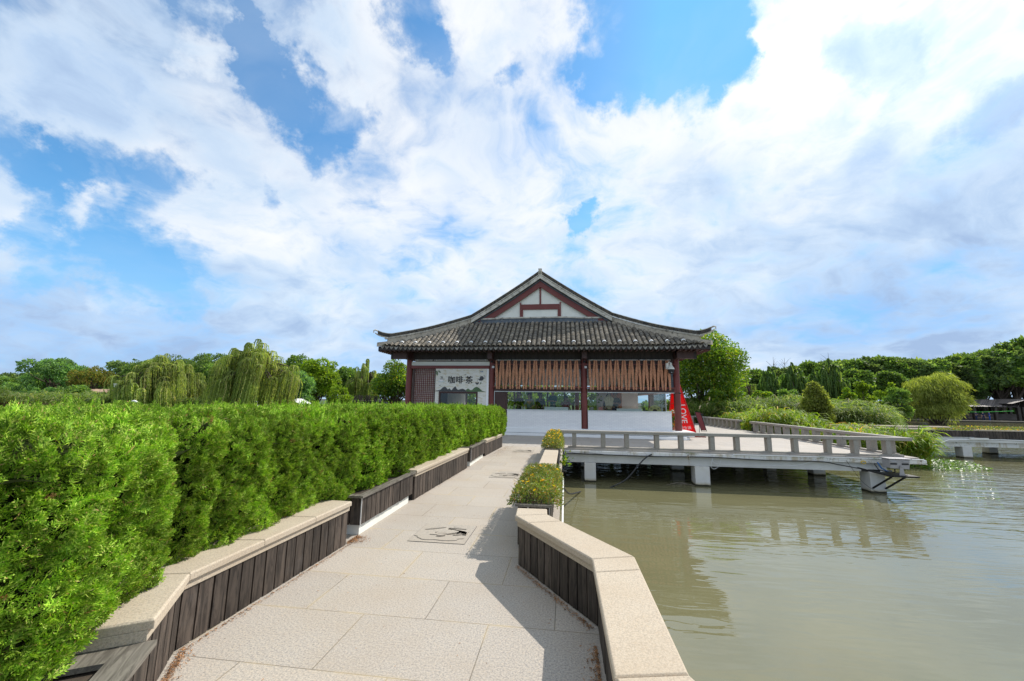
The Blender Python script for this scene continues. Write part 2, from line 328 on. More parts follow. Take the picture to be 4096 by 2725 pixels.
leafmat('leaf_mid', [(0,(0.084,0.158,0.049)),(.5,(0.149,0.254,0.070)),(.9,(0.236,0.350,0.096)),(1,(0.333,0.403,0.105))], 0.5, .5, .3, .35, .15)
leafmat('leaf_bluegreen', [(0,(0.094,0.188,0.080)),(.5,(0.161,0.295,0.121)),(1,(0.269,0.430,0.161))], 0.5, .5, .3, .3, .2)
leafmat('leaf_autumn', [(0,(.10,.14,.035)),(.5,(.17,.20,.045)),(1,(.30,.21,.06))], .45, .6, .15, .3, .3)
leafmat('leaf_willow', [(0,(.15,.21,.065)),(.5,(.26,.335,.10)),(.85,(.40,.44,.16)),(1,(.52,.47,.24))], .5, .55, .2, .3, .35)
leafmat('leaf_willow_fresh', [(0,(.15,.19,.045)),(.5,(.25,.295,.08)),(1,(.36,.38,.13))], .5, .5, .2, .25, .35)
leafmat('leaf_reed', [(0,(.09,.14,.045)),(.5,(.15,.22,.07)),(.85,(.23,.29,.11)),(1,(.36,.33,.18))], .45, .6, .12, .3, .3)
leafmat('leaf_reed_near', [(0,(.10,.18,.025)),(.5,(.19,.29,.035)),(.9,(.30,.37,.06)),(1,(.50,.26,.07))], .45, .55, .15, .25, .6)
leafmat('leaf_portulaca', [(0,(0.091,0.156,0.026)),(.5,(0.182,0.247,0.039)),(.8,(0.312,0.312,0.078)),(1,(0.390,0.169,0.065))], .3, .45, .5, .25, 5)
leafmat('leaf_plant', [(0,(.05,.12,.02)),(1,(.14,.26,.03))], .4, .4, .4, .2, 3)
leafmat('petal_yellow', [(0,(.80,.42,.01)),(1,(.88,.60,.02))], .35, .5, .2, .05, 3)
simple('flower_white', (.8,.78,.74), .6, .1, 5)
simple('flower_red', (.6,.03,.02), .6, .1, 5)
def water():
    m, g = newmat('lake_water'); v = g.n('ShaderNodeNewGeometry').outputs['Position']
    rot = g.n('ShaderNodeMapping', ins={'Vector':v,'Rotation':(0,0,rad(-26)),'Scale':(.42,1.9,1)}).outputs[0]
    a = g.noise(rot, 1.15, 2, .5, .6); b = g.noise(rot, 4.0, 1, .45, .5); c3 = g.noise(v, .5, 2, .5)
    # ruffled far out, nearly calm close to the bridge and under the deck
    d = g.n('ShaderNodeVectorMath', operation='DISTANCE', ins={0:v,1:(1.5,8,-1.07)}).outputs['Value']
    amp = g.mr(d, 4.5, 12, .20, 1.0)
    h = g.math('ADD', g.math('MULTIPLY', a, 1.0), g.math('MULTIPLY', b, .40))
    h = g.math('ADD', h, g.math('MULTIPLY', c3, .6))
    nrm = g.n('ShaderNodeBump', ins={'Strength':g.math('MULTIPLY', amp, .5),'Distance':.10,'Height':h}).outputs[0]
    col = g.mix(g.mr(g.noise(v, .35, 4, .5), .35, .65), (.156,.147,.076), (.178,.168,.088))
    return finish(m, g, pbsdf(g, col, .0, nrm, .5, 0, {'IOR':1.72}))
water()
# ---------------------------------------------------------------- mesh helpers
class MB:
    """collects shapes into one mesh"""
    def __init__(s): s.v = []; s.f = []; s.m = []
    def add(s, vs, fs, mi=0):
        o = len(s.v); s.v += [tuple(p) for p in vs]; s.f += [tuple(i+o for i in f) for f in fs]; s.m += [mi]*len(fs); return s
    def box(s, x0, x1, y0, y1, z0, z1, mi=0):
        vs = [(x0,y0,z0),(x1,y0,z0),(x1,y1,z0),(x0,y1,z0),(x0,y0,z1),(x1,y0,z1),(x1,y1,z1),(x0,y1,z1)]
        return s.add(vs, [(0,3,2,1),(4,5,6,7),(0,1,5,4),(1,2,6,5),(2,3,7,6),(3,0,4,7)], mi)
    def cbox(s, x0, x1, y0, y1, z0, z1, c=.01, mi=0):
        """box with chamfered top edges"""
        s.box(x0, x1, y0, y1, z0, z1-c, mi) if False else None
        vs = [(x0,y0,z0),(x1,y0,z0),(x1,y1,z0),(x0,y1,z0),(x0,y0,z1-c),(x1,y0,z1-c),(x1,y1,z1-c),(x0,y1,z1-c),(x0+c,y0+c,z1),(x1-c,y0+c,z1),(x1-c,y1-c,z1),(x0+c,y1-c,z1)]
        fs = [(0,3,2,1),(0,1,5,4),(1,2,6,5),(2,3,7,6),(3,0,4,7),(4,5,9,8),(5,6,10,9),(6,7,11,10),(7,4,8,11),(8,9,10,11)]
        return s.add(vs, fs, mi)
    def obox(s, p, q, w, z0, z1, mi=0, side=0):
        """upright slab from plan point p to q, width w; side 0 centred, +1 to the left of p->q, -1 right"""
        p = Vector((p[0],p[1],0)); q = Vector((q[0],q[1],0)); d = (q-p).normalized(); n = Vector((-d.y,d.x,0))
        a, b = (-w/2, w/2) if side == 0 else ((0,w) if side > 0 else (-w,0))
        c = [p+n*a, q+n*a, q+n*b, p+n*b]
        vs = [(k.x,k.y,z0) for k in c]+[(k.x,k.y,z1) for k in c]
        return s.add(vs, [(0,3,2,1),(4,5,6,7),(0,1,5,4),(1,2,6,5),(2,3,7,6),(3,0,4,7)], mi)
    def prism(s, pts, z0, z1, mi=0, c=0):
        n = len(pts); vs = [(x,y,z0) for x,y in pts]+[(x,y,z1-c) for x,y in pts]
        fs = [tuple(reversed(range(n)))]+[(i,(i+1)%n,n+(i+1)%n,n+i) for i in range(n)]
        if c:
            ins = inset(pts, c); vs += [(x,y,z1) for x,y in ins]
            fs += [(n+i,n+(i+1)%n,2*n+(i+1)%n,2*n+i) for i in range(n)]+[tuple(range(2*n,3*n))]
        else: fs += [tuple(range(n,2*n))]
        return s.add(vs, fs, mi)
    def vprism(s, pts, y0, y1, mi=0):
        """polygon in the x-z plane extruded along y (y0 is the front)"""
        n = len(pts); vs = [(x,y0,z) for x,z in pts]+[(x,y1,z) for x,z in pts]
        fs = [tuple(range(n)), tuple(reversed(range(n,2*n)))]+[((i+1)%n,i,n+i,n+(i+1)%n) for i in range(n)]
        return s.add(vs, fs, mi)
    def tube(s, pts, r, seg=8, mi=0, cap=True):
        pts = [Vector(p) for p in pts]; rs = r if isinstance(r, (list,tuple)) else [r]*len(pts)
        vs = []; fs = []; up = None
        for i, p in enumerate(pts):
            d = (pts[min(i+1,len(pts)-1)]-pts[max(i-1,0)]).normalized()
            if up is None:
                up = d.orthogonal().normalized()
            else:
                up = (up-d*up.dot(d)); up = up.normalized() if up.length > 1e-6 else d.orthogonal().normalized()
            sd = d.cross(up)
            for k in range(seg):
                a = 2*math.pi*k/seg; vs.append(p+(up*math.cos(a)+sd*math.sin(a))*rs[i])
        for i in range(len(pts)-1):
            for k in range(seg):
                a = i*seg+k; b = i*seg+(k+1)%seg; fs.append((a,b,b+seg,a+seg))
        if cap: fs += [tuple(reversed(range(seg))), tuple(range((len(pts)-1)*seg, len(pts)*seg))]
        return s.add(vs, fs, mi)
    def lathe(s, c, prof, seg=20, mi=0):
        vs = []; fs = []
        for r, z in prof:
            for k in range(seg):
                a = 2*math.pi*k/seg; vs.append((c[0]+r*math.cos(a), c[1]+r*math.sin(a), c[2]+z))
        for i in range(len(prof)-1):
            for k in range(seg):
                a = i*seg+k; b = i*seg+(k+1)%seg; fs.append((a,b,b+seg,a+seg))
        fs += [tuple(reversed(range(seg))), tuple(range((len(prof)-1)*seg, len(prof)*seg))]
        return s.add(vs, fs, mi)
    def build(s, name, mat, parent=None, smooth=False, bevel=0):
        me = bpy.data.meshes.new(name); me.from_pydata(s.v, [], s.f)
        mats = mat if isinstance(mat, (list,tuple)) else [mat]
        for m in mats: me.materials.append(MATS[m])
        if len(mats) > 1: me.polygons.foreach_set('material_index', s.m)
        me.update()
        if smooth:
            me.polygons.foreach_set('use_smooth', [True]*len(me.polygons))
            me.set_sharp_from_angle(angle=rad(40))
        o = bpy.data.objects.new(name, me); COL.objects.link(o)
        if parent: o.parent = parent
        if bevel:
            b = o.modifiers.new('bevel','BEVEL'); b.width = bevel; b.segments = 2; b.limit_method = 'ANGLE'; b.angle_limit = rad(40)
        return o
def inset(pts, c):
    out = []; n = len(pts)
    ar = sum(pts[i][0]*pts[(i+1)%n][1]-pts[(i+1)%n][0]*pts[i][1] for i in range(n)); sg = 1 if ar > 0 else -1
    for i in range(n):
        a = Vector(pts[i-1]); b = Vector(pts[i]); d = Vector(pts[(i+1)%n])
        e1 = (b-a).normalized(); e2 = (d-b).normalized()
        n1 = Vector((-e1.y,e1.x))*sg; n2 = Vector((-e2.y,e2.x))*sg
        k = (n1+n2); k = k/max(k.length_squared,.2)*2; out.append((b.x+k.x*c, b.y+k.y*c))
    return out
def tag(o, label=None, cat=None, group=None, kind=None):
    if label: o['label'] = label
    if cat: o['category'] = cat
    if group: o['group'] = group
    if kind: o['kind'] = kind
    return o
def thing(name, label, cat, loc=(0,0,0), rz=0, group=None):
    o = bpy.data.objects.new(name, None); COL.objects.link(o); o.location = loc; o.rotation_euler = (0,0,rz)
    o.empty_display_size = .1
    return tag(o, label, cat, group)
def copy_tree(o, parent=None):
    c = o.copy(); COL.objects.link(c)
    if parent: c.parent = parent
    for ch in list(o.children): copy_tree(ch, c)
    return c
def npmesh(name, V, Fc, mat, parent=None, k=4):
    """V (n,3) float array, Fc (m,k) int array"""
    me = bpy.data.meshes.new(name); V = np.ascontiguousarray(V, dtype=np.float32); Fc = np.ascontiguousarray(Fc, dtype=np.int32)
    me.vertices.add(len(V)); me.vertices.foreach_set('co', V.ravel())
    me.loops.add(Fc.size); me.loops.foreach_set('vertex_index', Fc.ravel())
    me.polygons.add(len(Fc)); me.polygons.foreach_set('loop_start', np.arange(0, Fc.size, k, dtype=np.int32))
    me.materials.append(MATS[mat]); me.update(calc_edges=True)
    o = bpy.data.objects.new(name, me); COL.objects.link(o)
    if parent: o.parent = parent
    return o
def text_mesh(name, body, size, mat, parent, loc, rot, extrude=.004, align='CENTER', sx=1):
    cu = bpy.data.curves.new(name, 'FONT'); cu.body = body; cu.size = size; cu.extrude = extrude; cu.align_x = align; cu.align_y = 'CENTER'
    cu.offset = size*.012
    t = bpy.data.objects.new(name, cu); COL.objects.link(t)
    bpy.context.view_layer.update()
    me = bpy.data.meshes.new_from_object(t.evaluated_get(bpy.context.evaluated_depsgraph_get()))
    bpy.data.objects.remove(t); me.materials.clear(); me.materials.append(MATS[mat])
    o = bpy.data.objects.new(name, me); COL.objects.link(o); o.parent = parent; o.location = loc; o.rotation_euler = rot; o.scale = (sx,1,1)
    return o
# ================================================================ SETTING
def grid_sheet(name, x0, x1, y0, y1, z, mat, kind='structure'):
    b = MB(); b.add([(x0,y0,z),(x1,y0,z),(x1,y1,z),(x0,y1,z)], [(0,1,2,3)]); return tag(b.build(name, mat), kind=kind)
grid_sheet('ground', -1500, 1500, -400, 2500, -2.6, 'mud')
grid_sheet('water', -60, 140, -80, 170, -1.07, 'lake_water')
# banks
def bank(name, pts, z0, z1, mat='mud'):
    b = MB(); b.prism(pts, z0, z1, c=.0); return tag(b.build(name, mat), kind='structure')
simple('grass_ground', (.045,.085,.018), .95, .35, 1.5, bmp=.8, bscale=9)
bank('bank_far', [(26,90),(44,80),(70,78.5),(140,72),(400,66),(400,600),(26,600)], -2.5, -.85, 'mud')
bank('bank_behind', [(-12,36),(3,35),(9,36.5),(14,40),(19,46),(24,56),(30,70),(30,400),(-12,400)], -2.5, -.75, 'grass_ground')
bank('bank_left', [(-700,20),(-58,26),(-40,31),(-24,33),(-12.1,36),(-12.1,400),(-700,400)], -2.5, -.65, 'grass_ground')
# walkway deck
wk = MB()
wk.prism([(-3.2,-3),(1.6,-1.2),(.86,.9),(.53,1.9),(.52,3.18),(-.09,4.25),(-.08,13.95),(-2.9,13.95),(-2.9,2.6)], -.16, 0.0)
walk = tag(wk.build('walkway', 'paving'), kind='structure')
wu = MB()
for y in (2.2, 7.0, 11.6): wu.box(-2.4,-.45, y-.2, y+.2, -2.55, -.42); wu.box(-2.7,-.25,y-.22,y+.22,-.42,-.162)
wu.box(-.34,-.14,4.4,13.9,-.40,-.162); wu.box(-2.75,-2.55,2.7,13.9,-.40,-.162)
tag(wu.build('walkway_supports','pier_concrete'), kind='structure')
# terrace deck
dk = MB(); dk.prism([(-9.4,13.96),(10.62,13.96),(10.62,33.2),(-9.4,33.2)], -.06, -.002)
tag(dk.build('terrace_deck', 'deck_paving'), kind='structure')
# things of the terrace: fascia, beams, piers
ts = thing('terrace_substructure', 'white concrete edge, beam and legs carrying the terrace over the water', 'deck support', (0,14.1,0))
def P(name, b, mat, parent, **k):
    o = b.build(name, mat, parent, **{kk:vv for kk,vv in k.items() if kk in ('smooth','bevel')})
    if parent is not None: o.matrix_parent_inverse = Matrix.Translation(-Vector(parent.location)) if parent.rotation_euler.z == 0 else o.matrix_parent_inverse
    return o
fa = MB(); fa.cbox(-.04,10.78,13.90,14.5,-.19,-.064,.01); fa.box(10.5,10.78,14.5,33.2,-.19,-.064); fa.box(-9.4,-2.95,13.9,14.5,-.19,-.064)
P('fascia', fa, 'stained_fascia', ts, bevel=.008)
sb = MB(); sb.box(-9.3,10.4,14.5,33.0,-.25,-.063); P('slab_underside', sb, 'pier_concrete', ts)
bm_ = MB(); bm_.box(-.0,9.75,14.02,14.32,-.46,-.192)
for y in (17.0,20.6,24.2,28.0,32.0): bm_.box(-9,10.0,y-.15,y+.15,-.46,-.255)
for x in (1.0,4.4,9.35): bm_.box(x-.15,x+.15,14.322,32.6,-.44,-.256)
P('beam', bm_, 'slab_white', ts)
for i_, (x, w) in enumerate(((.82,.37),(4.36,.45),(9.41,.42))):
    for j, y in enumerate((14.17,17.0,20.6,24.2,28.0,32.0)):
        pb = MB(); o_ = .0 if j == 0 else .0
        pb.box(x-w/2, x+w/2, y-.2 if j else 13.93, y+.2, -2.58, -.462 if j else -.464)
        P('pier', pb, 'pier_concrete', ts, bevel=.012)
for x in (-3.2,-6.5):
    for y in (17.0,20.6,24.2,28.0,32.0):
        pb = MB(); pb.box(x-.25,x+.25,y-.25,y+.25,-2.58,-.462); P('pier', pb, 'pier_concrete', ts)
# ---------------------------------------------------------------- stone rails
def rail(name, label, p, q, posts, top=.58, group='stone rails round the terrace', over=.35, pw=.14, joints=()):
    p = Vector((*p,0)); q = Vector((*q,0)); d = (q-p); L = d.length; a = math.atan2(d.y, d.x)
    t = thing(name, label, 'railing', (p.x,p.y,0), a, group)
    b = MB(); segs = [-over]+list(joints)+[L+over]
    for s0, s1 in zip(segs[:-1], segs[1:]):
        b.box(s0+.003, s1-.003, -.13, .13, top-.10, top)
    b.build('top_rail', 'rail_stone', t, bevel=.012)
    cb = MB(); cb.box(-.1, L+.1, -.09, .09, .0, .055); cb.build('base_kerb', 'rail_stone', t, bevel=.006)
    for s in posts:
        pb = MB(); w0, w1 = pw, pw
        pb.box(s-w0/2, s+w0/2, -.105, .105, .052, top-.098); pb.build('rail_post', 'rail_stone', t, bevel=.01)
    return t
fp = [.31,1.28,2.05,3.02,3.79,4.755,5.52,6.475,7.26,8.215,8.985,9.89]
rail('stone_rail', 'low grey granite rail along the front edge of the terrace, nearest the camera', (.2,14.13), (10.2,14.13), [x-.2 for x in fp], joints=(2.15,4.32,6.3,8.4))
def rail2(name, label, p, q, n, **k):
    L = (Vector(q)-Vector(p)).length; rail(name, label, p, q, [.15+i*(L-.3)/(n-1) for i in range(n)], **k)
rail2('stone_rail', 'granite rail along the right side of the terrace, beginning at its near corner', (10.42,14.6), (10.42,24.1), 13, over=.3, pw=.22, joints=(3.1,6.3))
rail2('stone_rail', 'short granite rail behind the red menu board at the far right corner of the terrace', (10.45,26.2), (10.05,31.8), 10, over=.2, pw=.22)
rail2('stone_rail', 'granite rail along the back of the terrace, partly behind the red light sign', (9.8,32.6), (5.6,33.0), 6, over=.2, pw=.2)
# ---------------------------------------------------------------- planters
def planks(b, p, q, z0, z1, w=.105, gap=.014, th=.022, side=-1, jit=.004):
    p = Vector((p[0],p[1])); q = Vector((q[0],q[1])); L = (q-p).length; d = (q-p)/L; n = Vector((-d.y,d.x))*side
    k = max(1, round(L/(w+gap))); s = L/k
    for i in range(k):
        a = p+d*(i*s+gap/2); c = p+d*((i+1)*s-gap/2); o = n*random.uniform(0, jit)
        e = [a+o, c+o, c+o+n*th, a+o+n*th]
        zz0 = z0+random.uniform(0,.008)
        if side < 0: e = [e[0],e[3],e[2],e[1]]; 
        b.prism([(v.x,v.y) for v in e], zz0, z1-random.uniform(0,.002))
def stone_planter(label, path, width, side, zc=.45, joints=(), soil=True, ends=True, closed_back=True):
    """path: outer face polyline of the cap; side -1: body lies left of walking direction path"""
    t = thing('stone_topped_planter', label, 'planter', (path[0][0],path[0][1],0), 0, 'stone capped planters lining the walkway')
    # offset polyline for the inner edge
    def off(w):
        out = []
        for i, pt in enumerate(path):
            pt = Vector(pt)
            e1 = (pt-Vector(path[i-1])).normalized() if i else None
            e2 = (Vector(path[i+1])-pt).normalized() if i < len(path)-1 else None
            if e1 is None: e1 = e2
            if e2 is None: e2 = e1
            n1 = Vector((-e1.y,e1.x)); n2 = Vector((-e2.y,e2.x)); k = n1+n2; k = k/k.length_squared*2
            out.append((pt.x+k.x*w*side, pt.y+k.y*w*side))
        return out
    inner = off(width); bi = off(.022); bi2 = off(.032); bo = off(width-.03)
    ot = Vector((t.location.x, t.location.y))
    def loc(pts): return [(x-ot.x,y-ot.y) for x,y in pts]
    cap = MB(); band = MB()
    for i in range(len(path)-1):
        poly = [path[i], path[i+1], inner[i+1], inner[i]]
        # split at joints with 3 mm gaps
        a0, a1 = Vector(poly[0]), Vector(poly[1]); b0, b1 = Vector(poly[3]), Vector(poly[2]); L = (a1-a0).length
        cuts = [0]+[j/L for k, j in joints if k == i]+[1]
        for c0, c1 in zip(cuts[:-1], cuts[1:]):
            e = .0015/L
            q = [a0.lerp(a1,c0+e), a0.lerp(a1,c1-e), b0.lerp(b1,c1-e), b0.lerp(b1,c0+e)]
            if side < 0: q = [q[0],q[3],q[2],q[1]]
            cap.prism(loc([(v.x,v.y) for v in q]), zc-.048, zc, c=.009)
        poly = [bi[i], bi[i+1], bo[i+1], bo[i]]
        if side < 0: poly = [poly[0],poly[3],poly[2],poly[1]]
        band.prism(loc(poly), zc-.10, zc-.0485)
    cap.build('stone_cap', 'cap_stone', t, bevel=.003); band.build('cap_band', 'cap_stone', t, bevel=.003)
    pk = MB(); core = MB(); cf = off(.058); cbk = off(width-.07)
    for i in range(len(path)-1):
        planks(pk, loc(bi2)[i], loc(bi2)[i+1], .004, zc-.101, side=side)
        poly = [cf[i], cf[i+1], cbk[i+1], cbk[i]]
        if side < 0: poly = [poly[0],poly[3],poly[2],poly[1]]
        core.prism(loc(poly), .002, zc-.102)
    # plank ends
    a = loc(bi2); c = loc(bo)
    pk2 = [(a[-1], c[-1]), (c[0], a[0])]
    for p_, q_ in pk2: planks(pk, p_, q_, .004, zc-.101, side=side, w=.09)
    a2 = loc(bo); a2r = [a2[i] for i in range(len(a2)-1,-1,-1)]
    for i in range(len(a2r)-1): planks(pk, a2r[i], a2r[i+1], .004, zc-.101, side=side)
    pk.build('plank_cladding', 'dark_plank', t); core.build('core_wall', 'black', t)
    return t
GL = [(-2.04,1.93),(-2.35,2.42),(-2.30,4.28)]
stone_planter('nearest stone topped planter under the hedge, bent, along the left of the walkway', GL, .36, 1, joints=((1,.62),(1,1.25)))
stone_planter('middle stone topped planter under the hedge, between two black timber boxes', [(-2.31,6.25),(-2.21,9.32)], .34, 1, joints=((0,1.0),(0,2.05)))
stone_planter('farthest stone topped planter under the hedge, ending near the cafe', [(-2.20,11.35),(-2.08,13.75)], .34, 1, joints=((0,1.2),))
stone_planter('nearest bent stone topped planter at the right edge of the walkway, over the water', [(-.50,4.33),(-.485,4.05),(.183,3.075),(.19,1.84),(.62,.85)], .31, 1, joints=((1,.25),(2,.225)))
stone_planter('stone topped planter between the two yellow flower boxes', [(-.465,9.42),(-.475,6.42)], .31, 1, joints=((0,1.0),(0,2.1)))
stone_planter('farthest stone topped planter on the right of the walkway, touching the terrace rail', [(-.42,13.85),(-.44,12.68)], .30, 1)
def timber_box(label, x0, x1, y0, y1, z0, z1, outer=1, base=True, rim=.05, group='black timber planter boxes', ang=0, loc=None, soilz=None):
    t = thing('timber_planter', label, 'planter', loc or (0,0,0), ang, group)
    pk = MB()
    planks(pk, (x1-.02,y0),(x1-.02,y1), z0, z1-.02, side=-1); planks(pk, (x0+.02,y1),(x0+.02,y0), z0, z1-.02, side=-1)
    planks(pk, (x0,y0+.02),(x1,y0+.02), z0, z1-.02, side=-1); planks(pk, (x1,y1-.02),(x0,y1-.02), z0, z1-.02, side=-1)
    pk.build('plank_cladding', 'dark_plank', t)
    r = MB(); e = .03
    r.box(x1-rim, x1+e, y0-e, y1+e, z1-.019, z1+.006); r.box(x0-e, x0+rim, y0-e, y1+e, z1-.019, z1+.006)
    r.box(x0+rim+.001, x1-rim-.001, y0-e, y0+rim, z1-.019, z1+.0045); r.box(x0+rim+.001, x1-rim-.001, y1-rim, y1+e, z1-.019, z1+.0045)
    r.build('rim_board', 'grey_plank', t)
    s = MB(); s.box(x0+.03, x1-.03, y0+.03, y1-.03, z0+.01, (soilz or z1-.03)); s.build('soil', 'soil', t)
    if base:
        p = MB(); p.box(x0+.03, x1-.035, y0+.05, y1-.06, .001, z0+.008); p.build('plinth', 'white_plaster', t)
        # galvanised corner strips
    c = MB(); c.box(x1-.004, x1+.004, y0-.004, y0+.012, z0, z1-.02); c.build('metal_strip', 'galvanised', t)
    c = MB(); c.box(x0+.1,x0+.112,y0-.026,y0-.020,z0,z1-.02); c.build('metal_strip', 'galvanised', t)
    return t
timber_box('black timber box on a white plinth, second along the hedge from the camera', -2.72, -2.33, 4.55, 6.14, .12, .44)
timber_box('black timber box on a white plinth, far one under the hedge', -2.62, -2.21, 9.52, 11.15, .11, .44)
timber_box('worn grey timber box below the hedge at the bottom left, beside the stone cap', -.62, 0, -1.9, 0, .06, .345, rim=.11, ang=rad(30), loc=(-2.035,1.90,0))
fb1 = timber_box('black timber flower box with bushy green plants and few yellow blooms, nearest on the right', -.50, -.17, 4.44, 6.36, .05, .46, base=False, rim=.025)
fb2 = timber_box('black timber flower box crowded with yellow blooms, far one on the right', -.465, -.14, 9.5, 12.6, .05, .46, base=False, rim=.025)
# relief panels with carved fish and lotus
def relief(label, cx, cy, s, ang=0):
    t = thing('carved_paving_slab', label, 'carved slab', (cx,cy,0), ang, 'carved fish slabs set in the walkway')
    b = MB(); b.box(-s/2,s/2,-s/2,s/2,.0015,.006); b.build('slab', 'relief_stone', t, bevel=.002)
    j = MB()
    for a in ((-s/2-.005,-s/2,-s/2,s/2),(s/2,s/2+.005,-s/2,s/2)): j.box(*a,.001,.0022)
    j.box(-s/2,s/2,-s/2-.004,-s/2,.001,.0022); j.box(-s/2,s/2,s/2,s/2+.004,.001,.0022); j.build('joint', 'ink_grey', t)
    zc_ = [0]
    def shape(pts, z, name, close=True, c=.008):
        zc_[0] += 1; z += .0006*zc_[0]
        z = .006+(z-.006)*.55; q = MB(); q.prism([(x*s,y*s) for x,y in pts], .005, z, c=.0035*s); return q.build(name, 'relief_stone', t, smooth=False)
    lf = []
    for k in range(40):
        a = 2*math.pi*k/40; r = 1+.10*math.sin(5*a)+.06*math.sin(9*a+1)
        lf.append((-.02+.43*math.cos(a)*r*.98, -.27+.145*math.sin(a)*r))
    shape(lf, .019, 'lotus_leaf')
    def blade(p, q, w, bend, n=9):
        p = Vector(p); q = Vector(q); d = (q-p); nn = Vector((-d.y,d.x)).normalized(); L=[]; R_=[]
        for i in range(n+1):
            u = i/n; c = p+d*u+nn*bend*math.sin(math.pi*u); h = w*math.sin(math.pi*min(max(u,.04),.97))**.7
            L.append((c.x+nn.x*h, c.y+nn.y*h)); R_.append((c.x-nn.x*h, c.y-nn.y*h))
        return list(reversed(L+R_[::-1]))
    def ribs(p, q, w, n, z):
        p = Vector(p); q = Vector(q); r_ = MB(); d = (q-p).normalized(); nn = Vector((-d.y,d.x))
        for i in range(n):
            c = p.lerp(q, (i+.5)/n); r_.obox((c-nn*w)*s if False else ((c.x-nn.x*w)*s,(c.y-nn.y*w)*s), ((c.x+nn.x*w)*s,(c.y+nn.y*w)*s), .006*s, .006+(z-.006)*.55-.002, .006+(z-.006)*.55+.003)
        r_.build('carved_rib','relief_stone',t)
    shape(blade((-.40,.12),(-.05,.30),.045,.02), .022, 'fish_tail')
    shape(blade((-.10,.15),(-.16,-.02),.022,.03), .022, 'stem')
    shape(blade((-.12,-.14),(.26,.05),.115,.05,13), .034, 'fish_body')
    shape(blade((.02,.26),(.36,.24),.028,.02), .022, 'fin'); shape(blade((.10,.32),(.24,.30),.045,.02), .026, 'bud')
    for k in range(6): shape(blade((.02+.055*k,.20-.02*k),(.30+.025*k,-.06-.005*k),.013,.07), .024, 'scale_line')
    shape(blade((.28,-.04),(.40,.17),.02,-.05), .022, 'fin'); shape(blade((.20,-.12),(.44,.10),.018,-.05), .02, 'fin')
    shape(blade((-.22,-.17),(.0,-.12),.03,.0), .026, 'fin'); ribs((-.08,-.10),(.06,-.05),.05,9,.034); ribs((-.34,.16),(-.10,.28),.028,9,.022)
    shape(blade((-.07,-.24),(.08,-.20),.035,.01), .038, 'fish_head')
    return t
granite('relief_stone', (.46,.41,.345), (.27,.25,.22), (.48,.39,.30), 80, stain=.35)
relief('carved granite slab with fish and lotus leaf, largest and nearest in the walkway', -1.415, 4.82, .64)
relief('carved granite slab with fish and lotus, middle of the three in the walkway', -1.235, 8.62, .62)
relief('carved granite slab in the walkway, farthest one, close to the cafe shadow', -1.30, 12.75, .62)
# leaf litter
lt = MB()
def litter(p, q, n, spread):
    for _ in range(n):
        u = random.random(); x = p[0]+(q[0]-p[0])*u+random.expovariate(1/spread)*(1 if p[0] < -1 else -1); y = p[1]+(q[1]-p[1])*u+random.uniform(-.03,.03)
        a = random.uniform(0,6.3); l = random.uniform(.003,.010); w = random.uniform(.0008,.0025); z = random.uniform(.003,.012)
        dx, dy = math.cos(a)*l, math.sin(a)*l; ex, ey = -math.sin(a)*w, math.cos(a)*w
        lt.add([(x-dx-ex,y-dy-ey,z),(x+dx-ex,y+dy-ey,z+random.uniform(-.002,.006)),(x+dx+ex,y+dy+ey,z+.003),(x-dx+ex,y-dy+ey,z)], [(0,1,2,3)])
litter((-2.35,2.42),(-2.31,4.3),450,.012); litter((-2.06,1.95),(-2.36,2.44),600,.022); litter((-2.31,6.3),(-2.2,13.7),350,.03)
litter((-2.36,4.33),(-2.36,4.55),700,.05); litter((-2.15,11.3),(-2.0,13.9),1200,.22)
litter((.19,2.85),(.20,1.8),900,.02); litter((-.46,4.02),(.19,3.05),500,.012)
for _ in range(500):
    x = random.uniform(-2.2,-.1); y = random.uniform(1.6,13.5); a = random.uniform(0,6.3); l = random.uniform(.003,.010); z=.0035
    dx, dy = math.cos(a)*l, math.sin(a)*l
    lt.add([(x-dx,y-dy,z),(x+dx,y+dy,z),(x+dx*.5-dy*.4,y+dy*.5+dx*.4,z+.003)], [(0,1,2)])
tag(lt.build('leaf_litter','litter'), kind='stuff')
# ================================================================ CAFE PAVILION
YF = 18.75
cafe = thing('cafe_pavilion', 'white walled cafe pavilion with grey tiled hip and gable roof and red columns', 'pavilion', (-1.25,18.7,0))
def C(name, b, mat, parent=None, **k):
    o = b.build(name, mat, parent or cafe, **k)
    o.matrix_parent_inverse = Matrix.Translation(-Vector((parent or cafe).matrix_world.translation)) if False else Matrix.Identity(4)
    # geometry is given in world metres: shift it into the frame of the thing
    off = Vector((-1.25,18.7,0)); me = o.data; me.transform(Matrix.Translation(-off)); return o
# plinth steps, wedge shaped in plan
b = MB(); b.prism([(-8.3,18.60),(-3.0,18.42),(5.02,17.92),(5.30,18.3),(5.30,30.4),(-8.3,30.4)], .0, .12); C('plinth_step', b, 'white_panel', bevel=.008)
b = MB(); b.prism([(-8.0,18.63),(-3.0,18.52),(5.45,18.15),(5.45,30.1),(-8.0,30.1)], .13, .335, c=.01); C('plinth', b, 'white_panel')
b = MB(); b.prism([(-8.1,18.66),(-3.0,18.5),(5.2,18.05),(5.2,30.2),(-8.1,30.2)], .119, .131); C('plinth_gap', b, 'black')
# columns
CX = [-7.55,-3.43,.885,4.97]
for yy in (18.75, 24.3, 29.85):
    for i, x in enumerate(CX):
        if yy == 24.3 and i in (1,2): continue
        b = MB(); r = .148
        b.tube([(x,yy,.335),(x,yy,3.46)], r, 20); C('column', b, 'red_paint', smooth=True)
        if yy == 18.75:
            b = MB(); b.tube([(x,yy,3.46),(x,yy,3.90)], r*.96, 16); b.box(x-.11,x+.11,18.0,18.7,3.47,3.80); C('beam_end', b, 'brown_paint')
